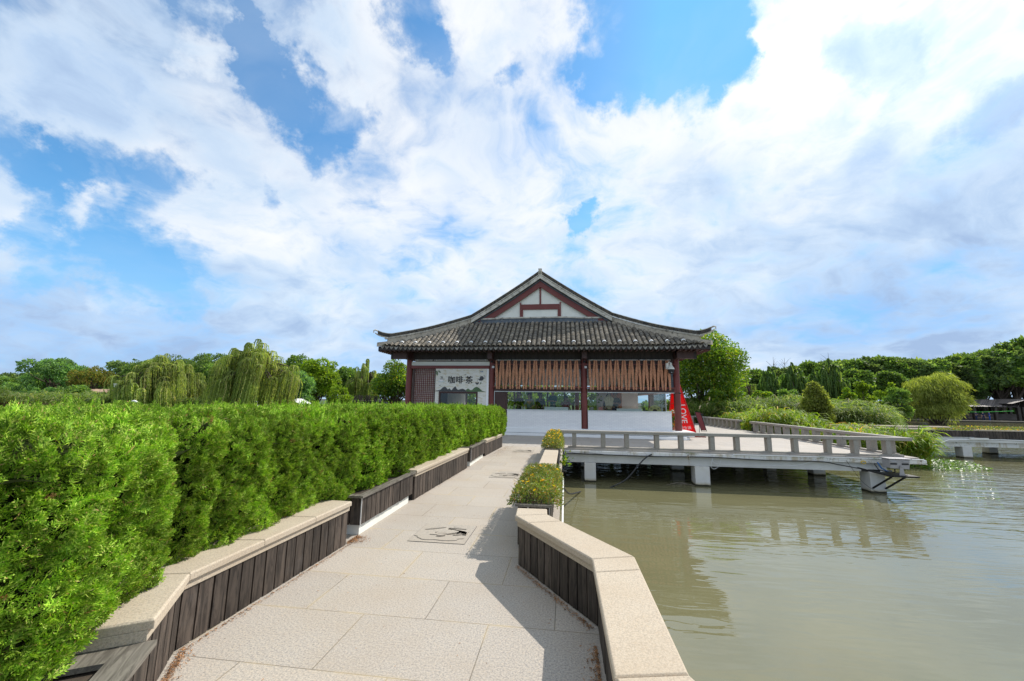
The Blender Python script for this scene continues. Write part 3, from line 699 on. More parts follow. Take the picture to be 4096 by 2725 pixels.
# corner beams sticking out sideways
for x0, x1 in ((-8.18,-7.4),(4.85,5.62)):
    b = MB(); b.box(x0,x1,18.05,18.28,3.46,3.80); C('corner_beam', b, 'brown_paint')
    b = MB(); xe = x0 if x0 < -8 else x1; b.box(xe-.055,xe+.055,18.045,18.285,3.455,3.805); C('beam_end_cap', b, 'dark_board')
    b = MB(); xc = -7.55 if x0 < -8 else 4.97; b.box(xc-.12,xc+.12,18.1,29.9,3.62,3.80); C('side_beam', b, 'brown_paint')
# dark board frieze
b = MB(); x = -7.3
while x < 4.8:
    b.box(x,x+.093,18.60,18.63,3.47,3.94); x += .097
C('board_frieze', b, 'dark_board')
b = MB(); b.box(-7.45,4.9,18.632,18.74,3.42,4.05); C('lintel', b, 'brown_paint')
# light tubes under the frieze
for x0, x1 in ((-7.2,-6.3),(-6.25,-5.4),(-5.35,-4.5),(-4.45,-3.6),(-3.2,-2.5),(-2.45,-1.2),(-1.15,.1),(.15,.72),(1.1,2.0),(2.05,3.3),(3.35,4.7)):
    b = MB(); b.tube([(x0,18.52,3.445),(x1,18.52,3.445)], .018, 6); b.box(x0+.1,x0+.13,18.52,18.6,3.42,3.47); b.box(x1-.13,x1-.1,18.52,18.6,3.42,3.47); C('light_tube', b, 'galvanised')
# bay 1 : white strip, red beam, lattice, sign wall with window
b = MB(); b.box(-7.42,-3.55,18.66,18.70,3.19,3.385); C('white_strip', b, 'white_plaster')
b = MB(); b.box(-7.42,-3.55,18.60,18.74,3.04,3.188); C('cross_beam', b, 'red_paint', bevel=.006)
lat = MB(); x = -7.28
n = 11
for i in range(n+1): xx = -7.27+i*(1.07/n); lat.box(xx-.012,xx+.012,18.66,18.70,.4,3.038)
z = .45
while z < 3.03: lat.box(-7.28,-6.19,18.667,18.693,z-.011,z+.011); z += .104
C('lattice_screen', lat, 'red_paint')
b = MB(); b.box(-7.30,-7.24,18.64,18.72,.34,3.038); b.box(-6.22,-6.17,18.64,18.72,.34,3.038); C('lattice_frame', b, 'brown_paint')
b = MB(); b.box(-7.28,-6.19,18.80,18.83,.34,3.03); C('wall_behind_lattice', b, 'sign_brick')
sw = MB(); sw.box(-6.168,-5.98,18.62,18.72,.34,3.038); sw.box(-4.08,-3.56,18.62,18.72,.34,3.038); sw.box(-5.98,-4.08,18.62,18.72,1.95,3.038); sw.box(-5.98,-4.08,18.62,18.72,.34,1.0)
C('brick_sign_wall', sw, 'sign_brick')
b = MB(); b.box(-3.66,-3.575,18.605,18.618,.34,3.03); C('wall_edge_strip', b, 'white_panel')
wf = MB(); wf.box(-5.98,-4.08,18.60,18.70,1.86,1.949); wf.box(-5.98,-5.90,18.60,18.70,1.0,1.859); wf.box(-4.16,-4.08,18.60,18.70,1.0,1.859); wf.box(-5.899,-4.161,18.60,18.70,1.0,1.06)
wfr = C('window_frame', wf, 'brown_paint', bevel=.004)
b = MB(); b.box(-5.9,-4.16,18.65,18.656,1.06,1.86); o = C('window_pane', b, 'window_glass')
# mural on the sign wall : hills, cup, teapot, bowl, leaves, birds, writing
mur = thing('hill_mural', 'x', 'mural'); bpy.data.objects.remove(mur)
def hill(pts, x0, x1, zb, mat, y, name='painted_hills'):
    """pts in zoom pixels of the survey crop -> metres"""
    b = MB(); q = [(-6.173+(px-300)*.001745*1.0, 1.93+(850-py)*.00179) for px, py in pts]
    b.vprism(q, y-.006, y); return C(name, b, mat)
def smooth_pts(ctrl, n=8):
    out = []
    for i in range(len(ctrl)-1):
        p0 = ctrl[max(i-1,0)]; p1 = ctrl[i]; p2 = ctrl[i+1]; p3 = ctrl[min(i+2,len(ctrl)-1)]
        for k in range(n):
            t = k/n
            out.append(tuple(.5*((2*p1[j])+(-p0[j]+p2[j])*t+(2*p0[j]-5*p1[j]+4*p2[j]-p3[j])*t*t+(-p0[j]+3*p1[j]-3*p2[j]+p3[j])*t**3) for j in (0,1)))
    return out+[ctrl[-1]]
SX = (1954-1742)/(1735-300)*.01223; SZ = .001795
def ZP(px, py): return (-6.165+(px-300)*(2.59/1430), 1.945+(850-py)*.001795)
def mural(ctrl, mat, y, name, sm=True, extra=()):
    pts = smooth_pts(ctrl) if sm else list(ctrl); pts = pts+list(extra)
    b = MB(); q = [ZP(*p) for p in pts]
    ar = sum(q[i][0]*q[(i+1)%len(q)][1]-q[(i+1)%len(q)][0]*q[i][1] for i in range(len(q)))
    if ar < 0: q = q[::-1]
    b.vprism(q, y-.005, y); return C(name, b, mat)
mural([(300,832),(440,802),(500,745),(560,722),(600,745),(645,790),(690,768),(740,812),(790,760),(845,712),(880,765),(925,798),(1000,780),(1050,774),(1110,800),(1150,838)], 'ink_grey', 18.618, 'painted_hill', extra=[(1200,846),(320,846),(300,838)])
mural([(1130,805),(1190,768),(1250,802),(1300,800),(1350,750),(1420,720),(1490,752),(1560,815),(1670,848)], 'ink_green', 18.617, 'painted_hill', extra=[(1180,848),(1150,836)])
t_ = text_mesh('sign_lettering', '咖啡·茶', .36, 'ink', cafe, (0,0,0), (rad(90),0,0), .006, sx=1.0)
x0, z0 = ZP(975,552); t_.location = (x0+1.25, 18.612-18.7, z0)
bb = [t_.data.vertices[i].co for i in range(len(t_.data.vertices))]
w_ = max(v.x for v in bb)-min(v.x for v in bb); print('TEXT width', w_); t_.scale = (1.215/w_, 1.215/w_, 1)
# teapot
pot = [(1440,495),(1465,505),(1480,520),(1490,500),(1500,465),(1530,440),(1560,436),(1590,455),(1605,485),(1595,520),(1570,548),(1530,556),(1490,552),(1470,535),(1455,515),(1440,495)]
mural(pot[:-1], 'ink_grey', 18.616, 'painted_teapot', sm=True)
mural([(1508,440),(1512,425),(1524,425),(1530,440)], 'ink_grey', 18.6155, 'painted_lid', sm=False)
b = MB(); c_ = ZP(1612,460); b.tube([(c_[0]+.045*math.cos(a),18.612,c_[1]+.065*math.sin(a)) for a in np.linspace(-1.9,2.2,14)], .008, 5); C('painted_handle', b, 'ink_grey')
mural([(1382,595),(1478,595),(1474,630),(1450,655),(1430,662),(1405,655),(1386,630)], 'ink_grey', 18.616, 'painted_bowl', sm=False)
mural([(1392,598),(1468,598),(1460,612),(1430,618),(1400,612)], 'cap_stone', 18.6105, 'painted_tea', sm=False)
b = MB(); b.tube([(ZP(1430,585)[0],18.614,ZP(0,585)[1]),(ZP(1436,550)[0],18.614,ZP(0,550)[1]),(ZP(1425,510)[0],18.614,ZP(0,510)[1])], .006, 5); C('painted_steam', b, 'ink_grey')
mural([(1500,640),(1520,600),(1548,575),(1530,612),(1562,618),(1530,630),(1515,655)], 'leaf_motif', 18.616, 'painted_tea_leaf', sm=False)
# cup
mural([(370,580),(420,570),(500,572),(555,578),(540,600),(470,606),(400,600)], 'pale_grey', 18.6165, 'painted_saucer')
mural([(415,520),(505,520),(500,555),(480,580),(440,582),(418,560)], 'sign_white', 18.6145, 'painted_cup', sm=False)
mural([(415,512),(505,512),(500,526),(420,526)], 'ink_grey', 18.612, 'painted_coffee', sm=False)
b = MB(); c_ = ZP(520,538); b.tube([(c_[0]+.035*math.cos(a),18.612,c_[1]+.03*math.sin(a)) for a in np.linspace(-1.9,2.2,10)], .005, 5); C('painted_handle', b, 'ink_grey')
for dx in (0,30):
    mural([(430+dx,460),(455+dx,440),(450+dx,465),(475+dx,490),(460+dx,502),(450+dx,480)], 'ink_grey', 18.615, 'painted_steam', sm=False)
mural([(300,300),(330,295),(355,340),(358,420),(320,405),(302,370)], 'leaf_motif', 18.616, 'painted_leaf')
mural([(355,300),(400,298),(432,335),(430,355),(385,340)], 'leaf_motif', 18.615, 'painted_leaf')
mural([(350,280),(400,272),(392,282)], 'leaf_motif', 18.615, 'painted_leaf', sm=False)
for (bx, by) in ((385,690),(1075,400)):
    mural([(bx,by-10),(bx+30,by-4),(bx+65,by-14),(bx+40,by+8),(bx+75,by+18),(bx+30,by+8)], 'ink_grey', 18.616, 'painted_bird', sm=False)
text_mesh('small_lettering', '家浜', .075, 'cable_blue', cafe, (ZP(1545,318)[0]+1.25, -.085, ZP(1545,318)[1]), (rad(90),0,0), .003)
# bays 2 and 3 : lintel, glazing, board screens, counter wall
for x0, x1 in ((-3.28,.735),(1.035,4.82)):
    b = MB(); b.box(x0,x1,18.60,18.72,3.04,3.23); b.box(x0,x1,18.58,18.598,3.27,3.41); C('cross_beam', b, 'brown_paint')
    b = MB(); b.box(x0-.08,x1+.06,18.50,18.54,3.225,3.262); C('top_batten', b, 'red_paint')
    b = MB(); b.box(x0-.08,x1+.06,18.50,18.54,2.165,2.215); C('bottom_batten', b, 'red_paint')
    b = MB(); b.box(x0,x1,18.60,18.72,1.99,2.155); C('window_head', b, 'brown_paint')
    b = MB(); b.box(x0,x1,18.585,18.60,1.962,1.992); C('head_trim', b, 'pale_grey')
    b = MB(); b.box(x0,x1,18.69,18.696,2.155,3.04); C('upper_pane', b, 'window_glass')
    xx = x0+.06; z1, z0, k = 3.425, 2.09, 0; odd = True
    while xx < x1-.12:
        w = .157; zm = z1-(z1-z0)*random.uniform(.40,.47)
        if odd: P_ = [(0.0,z1),(.070,z1),(.125,zm),(.118,z0),(.048,z0),(-.008,zm)]
        else: P_ = [(.083,z1),(.147,z1),(.145,zm),(.065,z0),(-.002,z0),(.005,zm)]
        e = random.uniform(-.004,.004)
        q = [(xx+px*.93, pz+e) for px, pz in P_][::-1]
        b = MB(); y_ = 18.46+random.uniform(-.006,.006); b.vprism(q, y_, y_+.032); C('tapered_board', b, 'board_wood', bevel=.003)
        xx += w; odd = not odd
b = MB(); b.box(-3.28,-2.66,18.62,18.72,.336,1.99); C('side_panel', b, 'brown_paint')
b = MB(); b.box(-3.14,-2.74,18.595,18.62,.5,1.93); C('door_leaf', b, 'brown_paint', bevel=.005)
b = MB(); b.box(-3.285,-3.265,18.60,18.62,.36,1.97); C('edge_strip', b, 'pale_grey')
for x0, x1 in ((-2.66,.737),(1.033,4.66)):
    b = MB(); b.box(x0,x1,18.58,18.80,.336,1.13); C('counter_wall', b, 'white_brick')
    b = MB(); b.box(x0-.01,x1+.0,18.54,18.95,1.131,1.165); C('counter_top', b, 'pale_grey', bevel=.004)
    b = MB(); b.box(x0+.01,x1-.22 if x1 > 4 else x1,18.66,18.668,1.166,1.961); C('window_pane', b, 'window_glass')
b = MB(); b.box(4.46,4.66,18.5,18.82,1.02,1.131) if False else b.box(4.44,4.462,18.63,18.69,1.166,1.961); C('window_jamb', b, 'galvanised')
b = MB(); b.box(4.2,4.66,18.80,22.0,.336,1.10); C('side_counter_wall', b, 'white_brick')
b = MB(); b.box(4.44,4.45,18.70,22.0,1.166,1.961); C('side_pane', b, 'window_glass')
b = MB(); b.box(4.40,5.0,18.62,29.8,1.99,2.16); b.box(4.9,5.0,18.9,29.7,2.16,3.6); C('side_lintel', b, 'red_paint')
# interior : floor, ceiling, rear window wall, inner walls
b = MB(); b.box(-7.5,4.9,18.85,29.8,.30,.345); C('floor', b, 'interior_wall')
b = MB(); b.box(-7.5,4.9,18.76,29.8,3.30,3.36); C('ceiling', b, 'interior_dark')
b = MB(); b.box(-7.5,4.9,29.7,29.8,.345,.75); b.box(-7.5,4.9,29.7,29.8,2.7,3.3); C('rear_wall', b, 'interior_wall')
for x in np.arange(-7.4,5.0,1.23):
    b = MB(); b.box(x-.06,x+.06,29.66,29.84,.75,2.7); C('rear_mullion', b, 'brown_paint')
b = MB(); b.box(1.9,4.3,24.6,24.7,.345,3.3); C('inner_wall', b, 'interior_wall')
b = MB(); b.box(2.7,3.35,24.52,24.598,.345,2.5); C('inner_door', b, 'board_wood')
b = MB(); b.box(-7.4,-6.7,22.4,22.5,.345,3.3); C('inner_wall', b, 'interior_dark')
b = MB(); b.box(-7.5,-7.42,18.9,29.7,.345,3.3); C('side_wall', b, 'interior_wall')
# ---------------------------------------------------------------- roof
XL, XR, YE, YB = -8.65, 6.10, 17.5, 31.1
GX0, GX1, GY0, GY1 = -4.80, 2.36, 20.1, 28.5
XC = (GX0+GX1)/2
def zs(u):   # skirt height for u = 0 (eave) .. 1 (gable foot)
    return 3.93+1.62*(.80*u+.20*u*u)
def lift(x): # the eave rises a little towards its corners
    return .10*max(0,(abs(x-(XL+XR)/2)-(XR-XL)/2+2.2)/2.2)**2
def roofz(x, y):
    ux = (x-XL)/(GX0-XL) if x < XC else (XR-x)/(XR-GX1)
    uy = (y-YE)/(GY0-YE) if y < 24 else (YB-y)/(YB-GY1)
    if uy <= ux and uy <= 1: return zs(max(uy,0))+lift(x)*(1-min(uy,1))
    if ux <= 1: return zs(max(ux,0))+lift(x)*0
    s = (x-GX0)/(XC-GX0) if x < XC else (GX1-x)/(GX1-XC)
    return zs(1)+2.28*(.86*s+.14*s*s)
# roof base surfaces
b = MB()
def quadstrip(pa, pb):
    n = len(pa); b.add(list(pa)+list(pb), [(i,i+1,n+i+1,n+i) for i in range(n-1)])
for y0_, y1_, s in ((YE,GY0,1),(YB,GY1,-1)):
    N = 6
    for k in range(N):
        ua, ub = k/N, (k+1)/N; rows = []
        for u in (ua, ub):
            y = y0_+(y1_-y0_)*u; xa = XL+(GX0-XL)*u; xb = XR+(GX1-XR)*u
            rows.append([(xa+(xb-xa)*i/20, y, zs(u)-.06+lift(xa+(xb-xa)*i/20)*(1-u)) for i in range(21)])
        quadstrip(rows[0], rows[1])
for sx in (0,1):
    N = 6
    for k in range(N):
        rows = []
        for u in (k/N,(k+1)/N):
            x = (XL+(GX0-XL)*u) if sx == 0 else (XR+(GX1-XR)*u); ya = YE+(GY0-YE)*u; yb = YB+(GY1-YB)*u
            rows.append([(x, ya+(yb-ya)*i/8, zs(u)-.06+lift(x)*(1-u)*(1 if i in (0,8) else 0)) for i in range(9)])
        quadstrip(rows[0], rows[1])
    for k in range(8):
        rows = []
        for s in (k/8,(k+1)/8):
            x = GX0+(XC-GX0)*s if sx == 0 else GX1+(XC-GX1)*s
            rows.append([(x, 19.85+(28.75-19.85)*i/4, roofz(x,24)-.05) for i in range(5)])
        quadstrip(rows[0], rows[1])
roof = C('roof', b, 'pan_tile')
def R(name, b, mat, **k): return C(name, b, mat, roof, **k) if False else _r_child(name, b, mat, **k)
def _r_child(name, b, mat, **k):
    o = b.build(name, mat, roof, **k); o.data.transform(Matrix.Translation(-Vector((-1.25,18.7,0)))); return o
# tile rows
def arc_seg(b, p0, p1, side, r0, r1, up, n=5, concave=False, th=.016):
    """one curved tile from p0 (low) to p1 (high)"""
    vs = []
    for p, r in ((p0,r0),(p1,r1)):
        for i in range(n+1):
            a = math.pi*(i/n); c, s_ = math.cos(a), math.sin(a)
            h = s_*r*.78; 
            if concave: h = -h*.6+r*.3
            vs.append(Vector(p)+side*(c*r)+up*h)
    fs = [(i,n+1+i,n+2+i,i+1) for i in range(n)]
    # lip at the low end
    for i in range(n+1): vs.append(vs[i]-up*th)
    m = 2*(n+1); fs += [(i,i+1,m+i+1,m+i) for i in range(n)]
    b.add(vs, fs)
SP = .2235; tiles = MB(); pans = MB(); drips = MB(); drips_b = MB(); clips = MB(); rafts = MB()
nrow = int((XR-XL)/SP)
def slope_row(x, ymax, k, y0_=YE, sgn=1):
    ss = .098; y = y0_
    L = abs(ymax-y0_); n = max(1, int(L/ss*1.12))
    for i in range(n):
        ya = y0_+sgn*L*i/n; yb = y0_+sgn*L*(i+1.12)/n
        za = roofz(x,ya); zb = roofz(x,yb) if abs(yb-y0_) < L else za+.06
        j = random.uniform(-.006,.006)
        arc_seg(tiles, (x+j,ya,za+.052),(x+j,yb,zb+.035), Vector((1,0,0)), .092*random.uniform(.95,1.05), .082, Vector((0,-.5*sgn,.87)))
for k in range(nrow):
    x = XL+.12+k*SP
    for sgn, ye, gy in ((1,YE,GY0),(-1,YB,GY1)):
        ux = (x-XL)/(GX0-XL) if x < XC else (XR-x)/(XR-GX1); u = min(1, ux)
        ym = ye+sgn*abs(gy-ye)*u
        if abs(ym-ye) > .12: slope_row(x, ym, k, ye, sgn)
        xp = x+SP/2
        if xp < XR-.05:
            uxp = (xp-XL)/(GX0-XL) if xp < XC else (XR-xp)/(XR-GX1); ymp = ye+sgn*abs(gy-ye)*min(1,uxp)
            if sgn == 1:
                n = max(1,int(abs(ymp-ye)/.12))
                for i in range(n):
                    ya = ye+(ymp-ye)*i/n; yb = ye+(ymp-ye)*(i+1.2)/n
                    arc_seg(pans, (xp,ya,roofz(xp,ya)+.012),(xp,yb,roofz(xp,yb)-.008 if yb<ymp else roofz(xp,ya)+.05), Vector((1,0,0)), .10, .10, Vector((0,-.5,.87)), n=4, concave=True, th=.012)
            zt = roofz(xp,ye)+.015; yy = ye-.02*sgn
            w = .098; sh = [(-w,.0),(-w*.55,-.035),(0,-.048),(w*.55,-.035),(w,0),(w*.93,-.035),(w*.62,-.095),(0,-.165),(-w*.62,-.095),(-w*.93,-.035)]
            jt = random.uniform(-.008,.008)
            q = [(xp+a,zt+c+jt*(-c*6)) for a, c in sh][::-1]
            ar = sum(q[i][0]*q[(i+1)%10][1]-q[(i+1)%10][0]*q[i][1] for i in range(10))
            if ar < 0: q = q[::-1]
            (drips if sgn > 0 else drips_b).vprism(q, min(yy,yy-.016*sgn), max(yy,yy-.016*sgn))
        if sgn == 1:
            rafts.box(x-.028,x+.028,ye+.04,ye+.5,3.752,3.80)
            if k%3 == 1 and u > .18:
                yc = ye+.30; zc = roofz(x,yc)+.06
                pts = [(x+.088*math.cos(a),yc,zc+.080*math.sin(a)) for a in np.linspace(.25,math.pi-.25,9)]
                for p, q in zip(pts[:-1], pts[1:]):
                    clips.add([p,q,(q[0],q[1]+.05,q[2]+.03),(p[0],p[1]+.05,p[2]+.03),(p[0],p[1],p[2]+.020),(q[0],q[1],q[2]+.020),(q[0],q[1]+.05,q[2]+.048),(p[0],p[1]+.05,p[2]+.048)], [(0,1,5,4),(4,5,6,7),(3,2,1,0),(0,4,7,3),(1,2,6,5),(2,3,7,6)])
_r_child('cover_tiles', tiles, 'cover_tile'); _r_child('pan_tiles', pans, 'pan_tile'); _r_child('drip_tiles', drips, 'drip_tile'); _r_child('drip_tiles', drips_b, 'drip_tile'); _r_child('tile_clips', clips, 'white_panel'); _r_child('rafter_ends', rafts, 'brown_paint')
# side slopes : ribs
sd = MB(); nr = int((YB-YE)/SP)
for k in range(nr):
    y = YE+.12+k*SP; uy = (y-YE)/(GY0-YE) if y < 24 else (YB-y)/(YB-GY1); u = min(1,uy)
    for xe, gx in ((XL,GX0),(XR,GX1)):
        pts = [(xe+(gx-xe)*u*i/5, y, zs(u*i/5)+.02) for i in range(6)]
        if u >= 1: pts += [(gx+(XC-gx)*s, y, roofz(gx+(XC-gx)*s,24)+.02) for s in (.2,.4,.6,.8,1)]
        if u > .05: sd.tube(pts, .08, 6)
_r_child('side_tiles', sd, 'cover_tile')
# eave side edge drip + soffit + rafters under the side eaves
sf = MB()
def soff(a, b_, c, d): sf.add([a,b_,c,d], [(0,1,2,3)])
soff((XL+.05,YE+.05,3.80),(XR-.05,YE+.05,3.80),(4.97,18.64,4.0),(-7.55,18.64,4.0))
soff((XL+.05,YE+.05,3.80),(-7.55,18.64,4.0),(-7.55,29.85,4.0),(XL+.05,YB-.05,3.80))
soff((XR-.05,YE+.05,3.80),(XR-.05,YB-.05,3.80),(4.97,29.85,4.0),(4.97,18.64,4.0))
soff((XL+.05,YB-.05,3.80),(-7.55,29.85,4.0),(4.97,29.85,4.0),(XR-.05,YB-.05,3.80))
_r_child('soffit', sf, 'dark_board')
rf = MB(); y = YE+.15
while y < YB-.2:
    for xa, xb in ((XL+.03,-7.5),(XR-.03,4.92)):
        d = 1 if xb > xa else -1
        rf.add([(xa,y-.03,3.73),(xb,y-.03,3.93),(xb,y+.03,3.93),(xa,y+.03,3.73),(xa,y-.03,3.79),(xb,y-.03,3.99),(xb,y+.03,3.99),(xa,y+.03,3.79)], [(0,3,2,1),(4,5,6,7),(0,1,5,4),(1,2,6,5),(2,3,7,6),(3,0,4,7)])
    y += .22
_r_child('side_rafters', rf, 'red_wood')
ef = MB(); ef.box(XL+.02,XR-.02,YE+.005,YE+.05,3.80,3.92)
for xa in (XL,XR-.04): ef.box(xa,xa+.04,YE+.05,YB,3.76,3.96)
_r_child('eave_board', ef, 'dark_board')
# ridges --------------------------------------------------------
def strip(b, path, o0, o1, w, mi=0, bow=0):
    """horizontal-sided band following a 3D path, between vertical offsets o0..o1, total width w"""
    n = len(path); vs = []
    for i, p in enumerate(path):
        p = Vector(p); d = Vector(path[min(i+1,n-1)])-Vector(path[max(i-1,0)]); h = Vector((-d.y,d.x,0))
        h = h.normalized() if h.length > 1e-6 else Vector((0,1,0))
        vs += [p+h*(w/2)+Vector((0,0,o0)), p-h*(w/2)+Vector((0,0,o0)), p-h*(w/2)+Vector((0,0,o1)), p+h*(w/2)+Vector((0,0,o1))]
    fs = []
    for i in range(n-1):
        a = 4*i; c = a+4
        for k in range(4): fs.append((a+k,a+(k+1)%4,c+(k+1)%4,c+k))
    fs += [(3,2,1,0),(4*n-4,4*n-3,4*n-2,4*n-1)]
    b.add(vs, fs, mi)
def slats(b, path, o0, o1, w, step=.055, lean=.05):
    L = 0
    for i in range(len(path)-1):
        p, q = Vector(path[i]), Vector(path[i+1]); d = q-p; l = d.length; n = max(1,int(l/step)); h = Vector((-d.y,d.x,0)).normalized(); t = d.normalized()
        for k in range(n):
            c = p.lerp(q,(k+.5)/n); hw = h*(w/2+random.uniform(.0,.012)); e = t*.017
            vs = []
            for oo, ln in ((o0,0),(o1,lean)):
                cc = c+Vector((0,0,oo))+t*ln
                vs += [cc-e+hw, cc-e-hw, cc+e-hw, cc+e+hw]
            b.add(vs, [(0,3,2,1),(4,5,6,7),(0,1,5,4),(1,2,6,5),(2,3,7,6),(3,0,4,7)])
for sgn, name in ((-1,'left'),(1,'right')):
  for back in (0,1):
    ex = XL if sgn < 0 else XR; gx = GX0 if sgn < 0 else GX1
    def PT(u, dz=0):
        x = ex+(gx-ex)*u; y = YE+(GY0-YE)*u
        if back: y = YB-(YB-GY1)*u
        return (x, y, zs(max(u,0))+lift(ex)*(1-max(0,min(1,u*2)))+dz)
    us = np.linspace(.0,1,18)
    low = [PT(u) for u in us]
    mo = MB(); strip(mo, [PT(u) for u in np.linspace(-.01,1,18)], -.05, .13, .20); _r_child('hip_mortar', mo, 'lime_mortar')
    us = np.linspace(.09,1,18); mid = [PT(u) for u in us]
    # flare at the tip
    def FL(u):
        k = max(0,(.13-u)/.13); return .20*k**1.6
    def EX(u):  # past the corner
        p = Vector(PT(u)); return p+Vector((0,0,FL(u)))
    l1 = MB(); strip(l1, mid, .13, .235, .20); _r_child('hip_band', l1, 'lime_mortar')
    l2 = MB(); strip(l2, [PT(u) for u in np.linspace(.07,1,18)], .238, .262, .26); strip(l2, [PT(u,.0) for u in np.linspace(.06,1,18)], .275, .305, .24)
    tip = [EX(u) for u in np.linspace(-.035,.085,8)]
    strip(l2, tip, .262, .305, .12); _r_child('hip_moulding', l2, 'lime_light', bevel=.006)
    up = [EX(u) for u in np.concatenate([np.linspace(-.01,.12,6), np.linspace(.15,1,14)])]
    # upper verge continues along the gable to the apex
    gp = []
    gy = GY0-.18 if not back else GY1+.18
    for s in np.linspace(.0,1,12):
        x = gx+(XC-gx)*s; z = zs(1)+2.30*(.90*s+.10*s*s); gp.append((x, gy+(.25 if not back else -.25)*1.0*(1-s)*0+(.12 if not back else -.12), z+.0))
    hp = [Vector(p) for p in up]
    dk1 = MB(); strip(dk1, [p+Vector((0,0,.0)) for p in hp], .304, .455, .13); slats(dk1, hp, .306, .453, .15)
    full = [Vector(p) for p in gp]
    strip(dk1, full, .24, .43, .15); slats(dk1, full, .245, .428, .17, lean=-.03 if sgn<0 else -.03)
    _r_child('ridge_tiles', dk1, 'ridge_tile')
    tp = MB(); strip(tp, [p for p in hp], .455, .480, .16); strip(tp, full, .43, .455, .19)
    last = [EX(u)+Vector((0,0,.0)) for u in (-.05,-.035,-.02,-.01)]
    tp.tube([last[0]+Vector((0,0,.24)), last[0]+Vector((0,0,.36))+Vector((.03*-sgn*0,0,0)), last[1]+Vector((0,0,.43)), last[2]+Vector((0,0,.45)), last[3]+Vector((0,0,.455))], [.018,.032,.036,.036,.034], 8)
    _r_child('ridge_cap', tp, 'lime_light')
    if not back or back:
        g1 = MB(); f = -1 if not back else 1
        sh = [(p[0],p[1]+f*.10,p[2]) for p in gp]
        strip(g1, sh, .185, .235, .12); strip(g1, [(p[0],p[1]+f*.06,p[2]) for p in gp], .16, .185, .10)
        strip(g1, [(p[0],p[1]+f*.09,p[2]) for p in gp], .065, .155, .12)
        strip(g1, [(p[0],p[1]+f*.13,p[2]) for p in gp], -.03, .055, .14); _r_child('verge_moulding', g1, 'lime_light')
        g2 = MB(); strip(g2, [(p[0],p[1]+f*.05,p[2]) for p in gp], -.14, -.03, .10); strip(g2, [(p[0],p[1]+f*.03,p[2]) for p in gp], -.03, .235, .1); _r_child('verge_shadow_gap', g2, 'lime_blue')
        g3 = MB(); strip(g3, [(p[0],p[1]+f*.02,p[2]) for p in gp], -.455, -.14, .07); _r_child('bargeboard', g3, 'red_paint')
# gable walls
for f, gy in ((1,GY0+.04),(-1,GY1-.04)):
    b = MB(); pts = [(GX0+.1,5.2),(GX1-.1,5.2)]
    z_ap = zs(1)+2.30
    b.vprism([(GX0+.3,5.3),(GX1-.3,5.3),(XC,z_ap-.2)], gy-.03, gy+.03); _r_child('gable_wall', b, 'white_plaster')
    for (x0,x1,z0,z1,dy) in ((XC-.045,XC+.045,6.45,7.6,.0),(XC-.98,XC+.98,6.22,6.50,.01),(XC-.99,XC-.89,5.4,6.22,.005),(XC+.89,XC+.99,5.4,6.22,.005),(XC-1.06,XC-.99,5.5,6.6,.012),(XC+.99,XC+1.06,5.5,6.6,.012)):
        b = MB(); y0_ = gy-.03-.035-dy if f > 0 else gy+.03; b.box(x0,x1,y0_,y0_+.035+dy,z0,z1); _r_child('gable_post', b, 'red_paint')
# horizontal ridge block at the foot of the gable (kinked, as on the roof)
for f, gy in ((-1,GY0),(1,GY1)):
    pth = [(GX0-.02,gy+f*.02,5.50),(GX0+1.1,gy+f*.10,5.50),(GX0+2.0,gy+f*.05,5.545),(GX1-2.2,gy+f*.05,5.545),(GX1-1.6,gy+f*.10,5.49),(GX1+.02,gy+f*.02,5.50)]
    b = MB(); strip(b, pth, -.02, .075, .16); strip(b, pth, .08, .20, .12); _r_child('skirt_ridge', b, 'lime_blue')
    b = MB(); strip(b, pth, .20, .225, .20); strip(b, pth, .235, .275, .17); _r_child('skirt_ridge_cap', b, 'lime_light')
# main ridge and finial
b = MB(); strip(b, [(XC,19.9,zs(1)+2.30),(XC,28.7,zs(1)+2.30)], .05, .40, .2); _r_child('main_ridge', b, 'lime_light')
b = MB(); b.box(XC-.07,XC+.07,19.80,20.0,zs(1)+2.30+.24,zs(1)+2.30+.44); b.box(XC-.09,XC+.09,19.78,20.02,zs(1)+2.30+.44,zs(1)+2.30+.475); b.lathe((XC,19.80,zs(1)+2.30+.30),[(.02,-.05),(.07,0),(.08,.06),(.05,.1)],12); _r_child('finial', b, 'lime_light')
# spot lights, conduit boxes on columns
for x in (-3.43,.885):
    b = MB(); b.box(x+.02,x+.13,18.56,18.6,3.07,3.17); C('junction_box', b, 'box_silver')
    b = MB(); b.lathe((x+.02,18.5,3.32),[(.05,0),(.06,.04),(.05,.1)],10); C('spot_lamp', b, 'black')
b = MB(); b.tube([(4.80,18.66,1.98),(5.12,18.60,1.98)], .03, 8); C('column_collar', b, 'dark_board')
for x in (.885,4.97):
    b = MB(); b.tube([(x,18.75,1.975),(x,18.75,1.99)], .165, 18); C('column_collar', b, 'brown_paint')
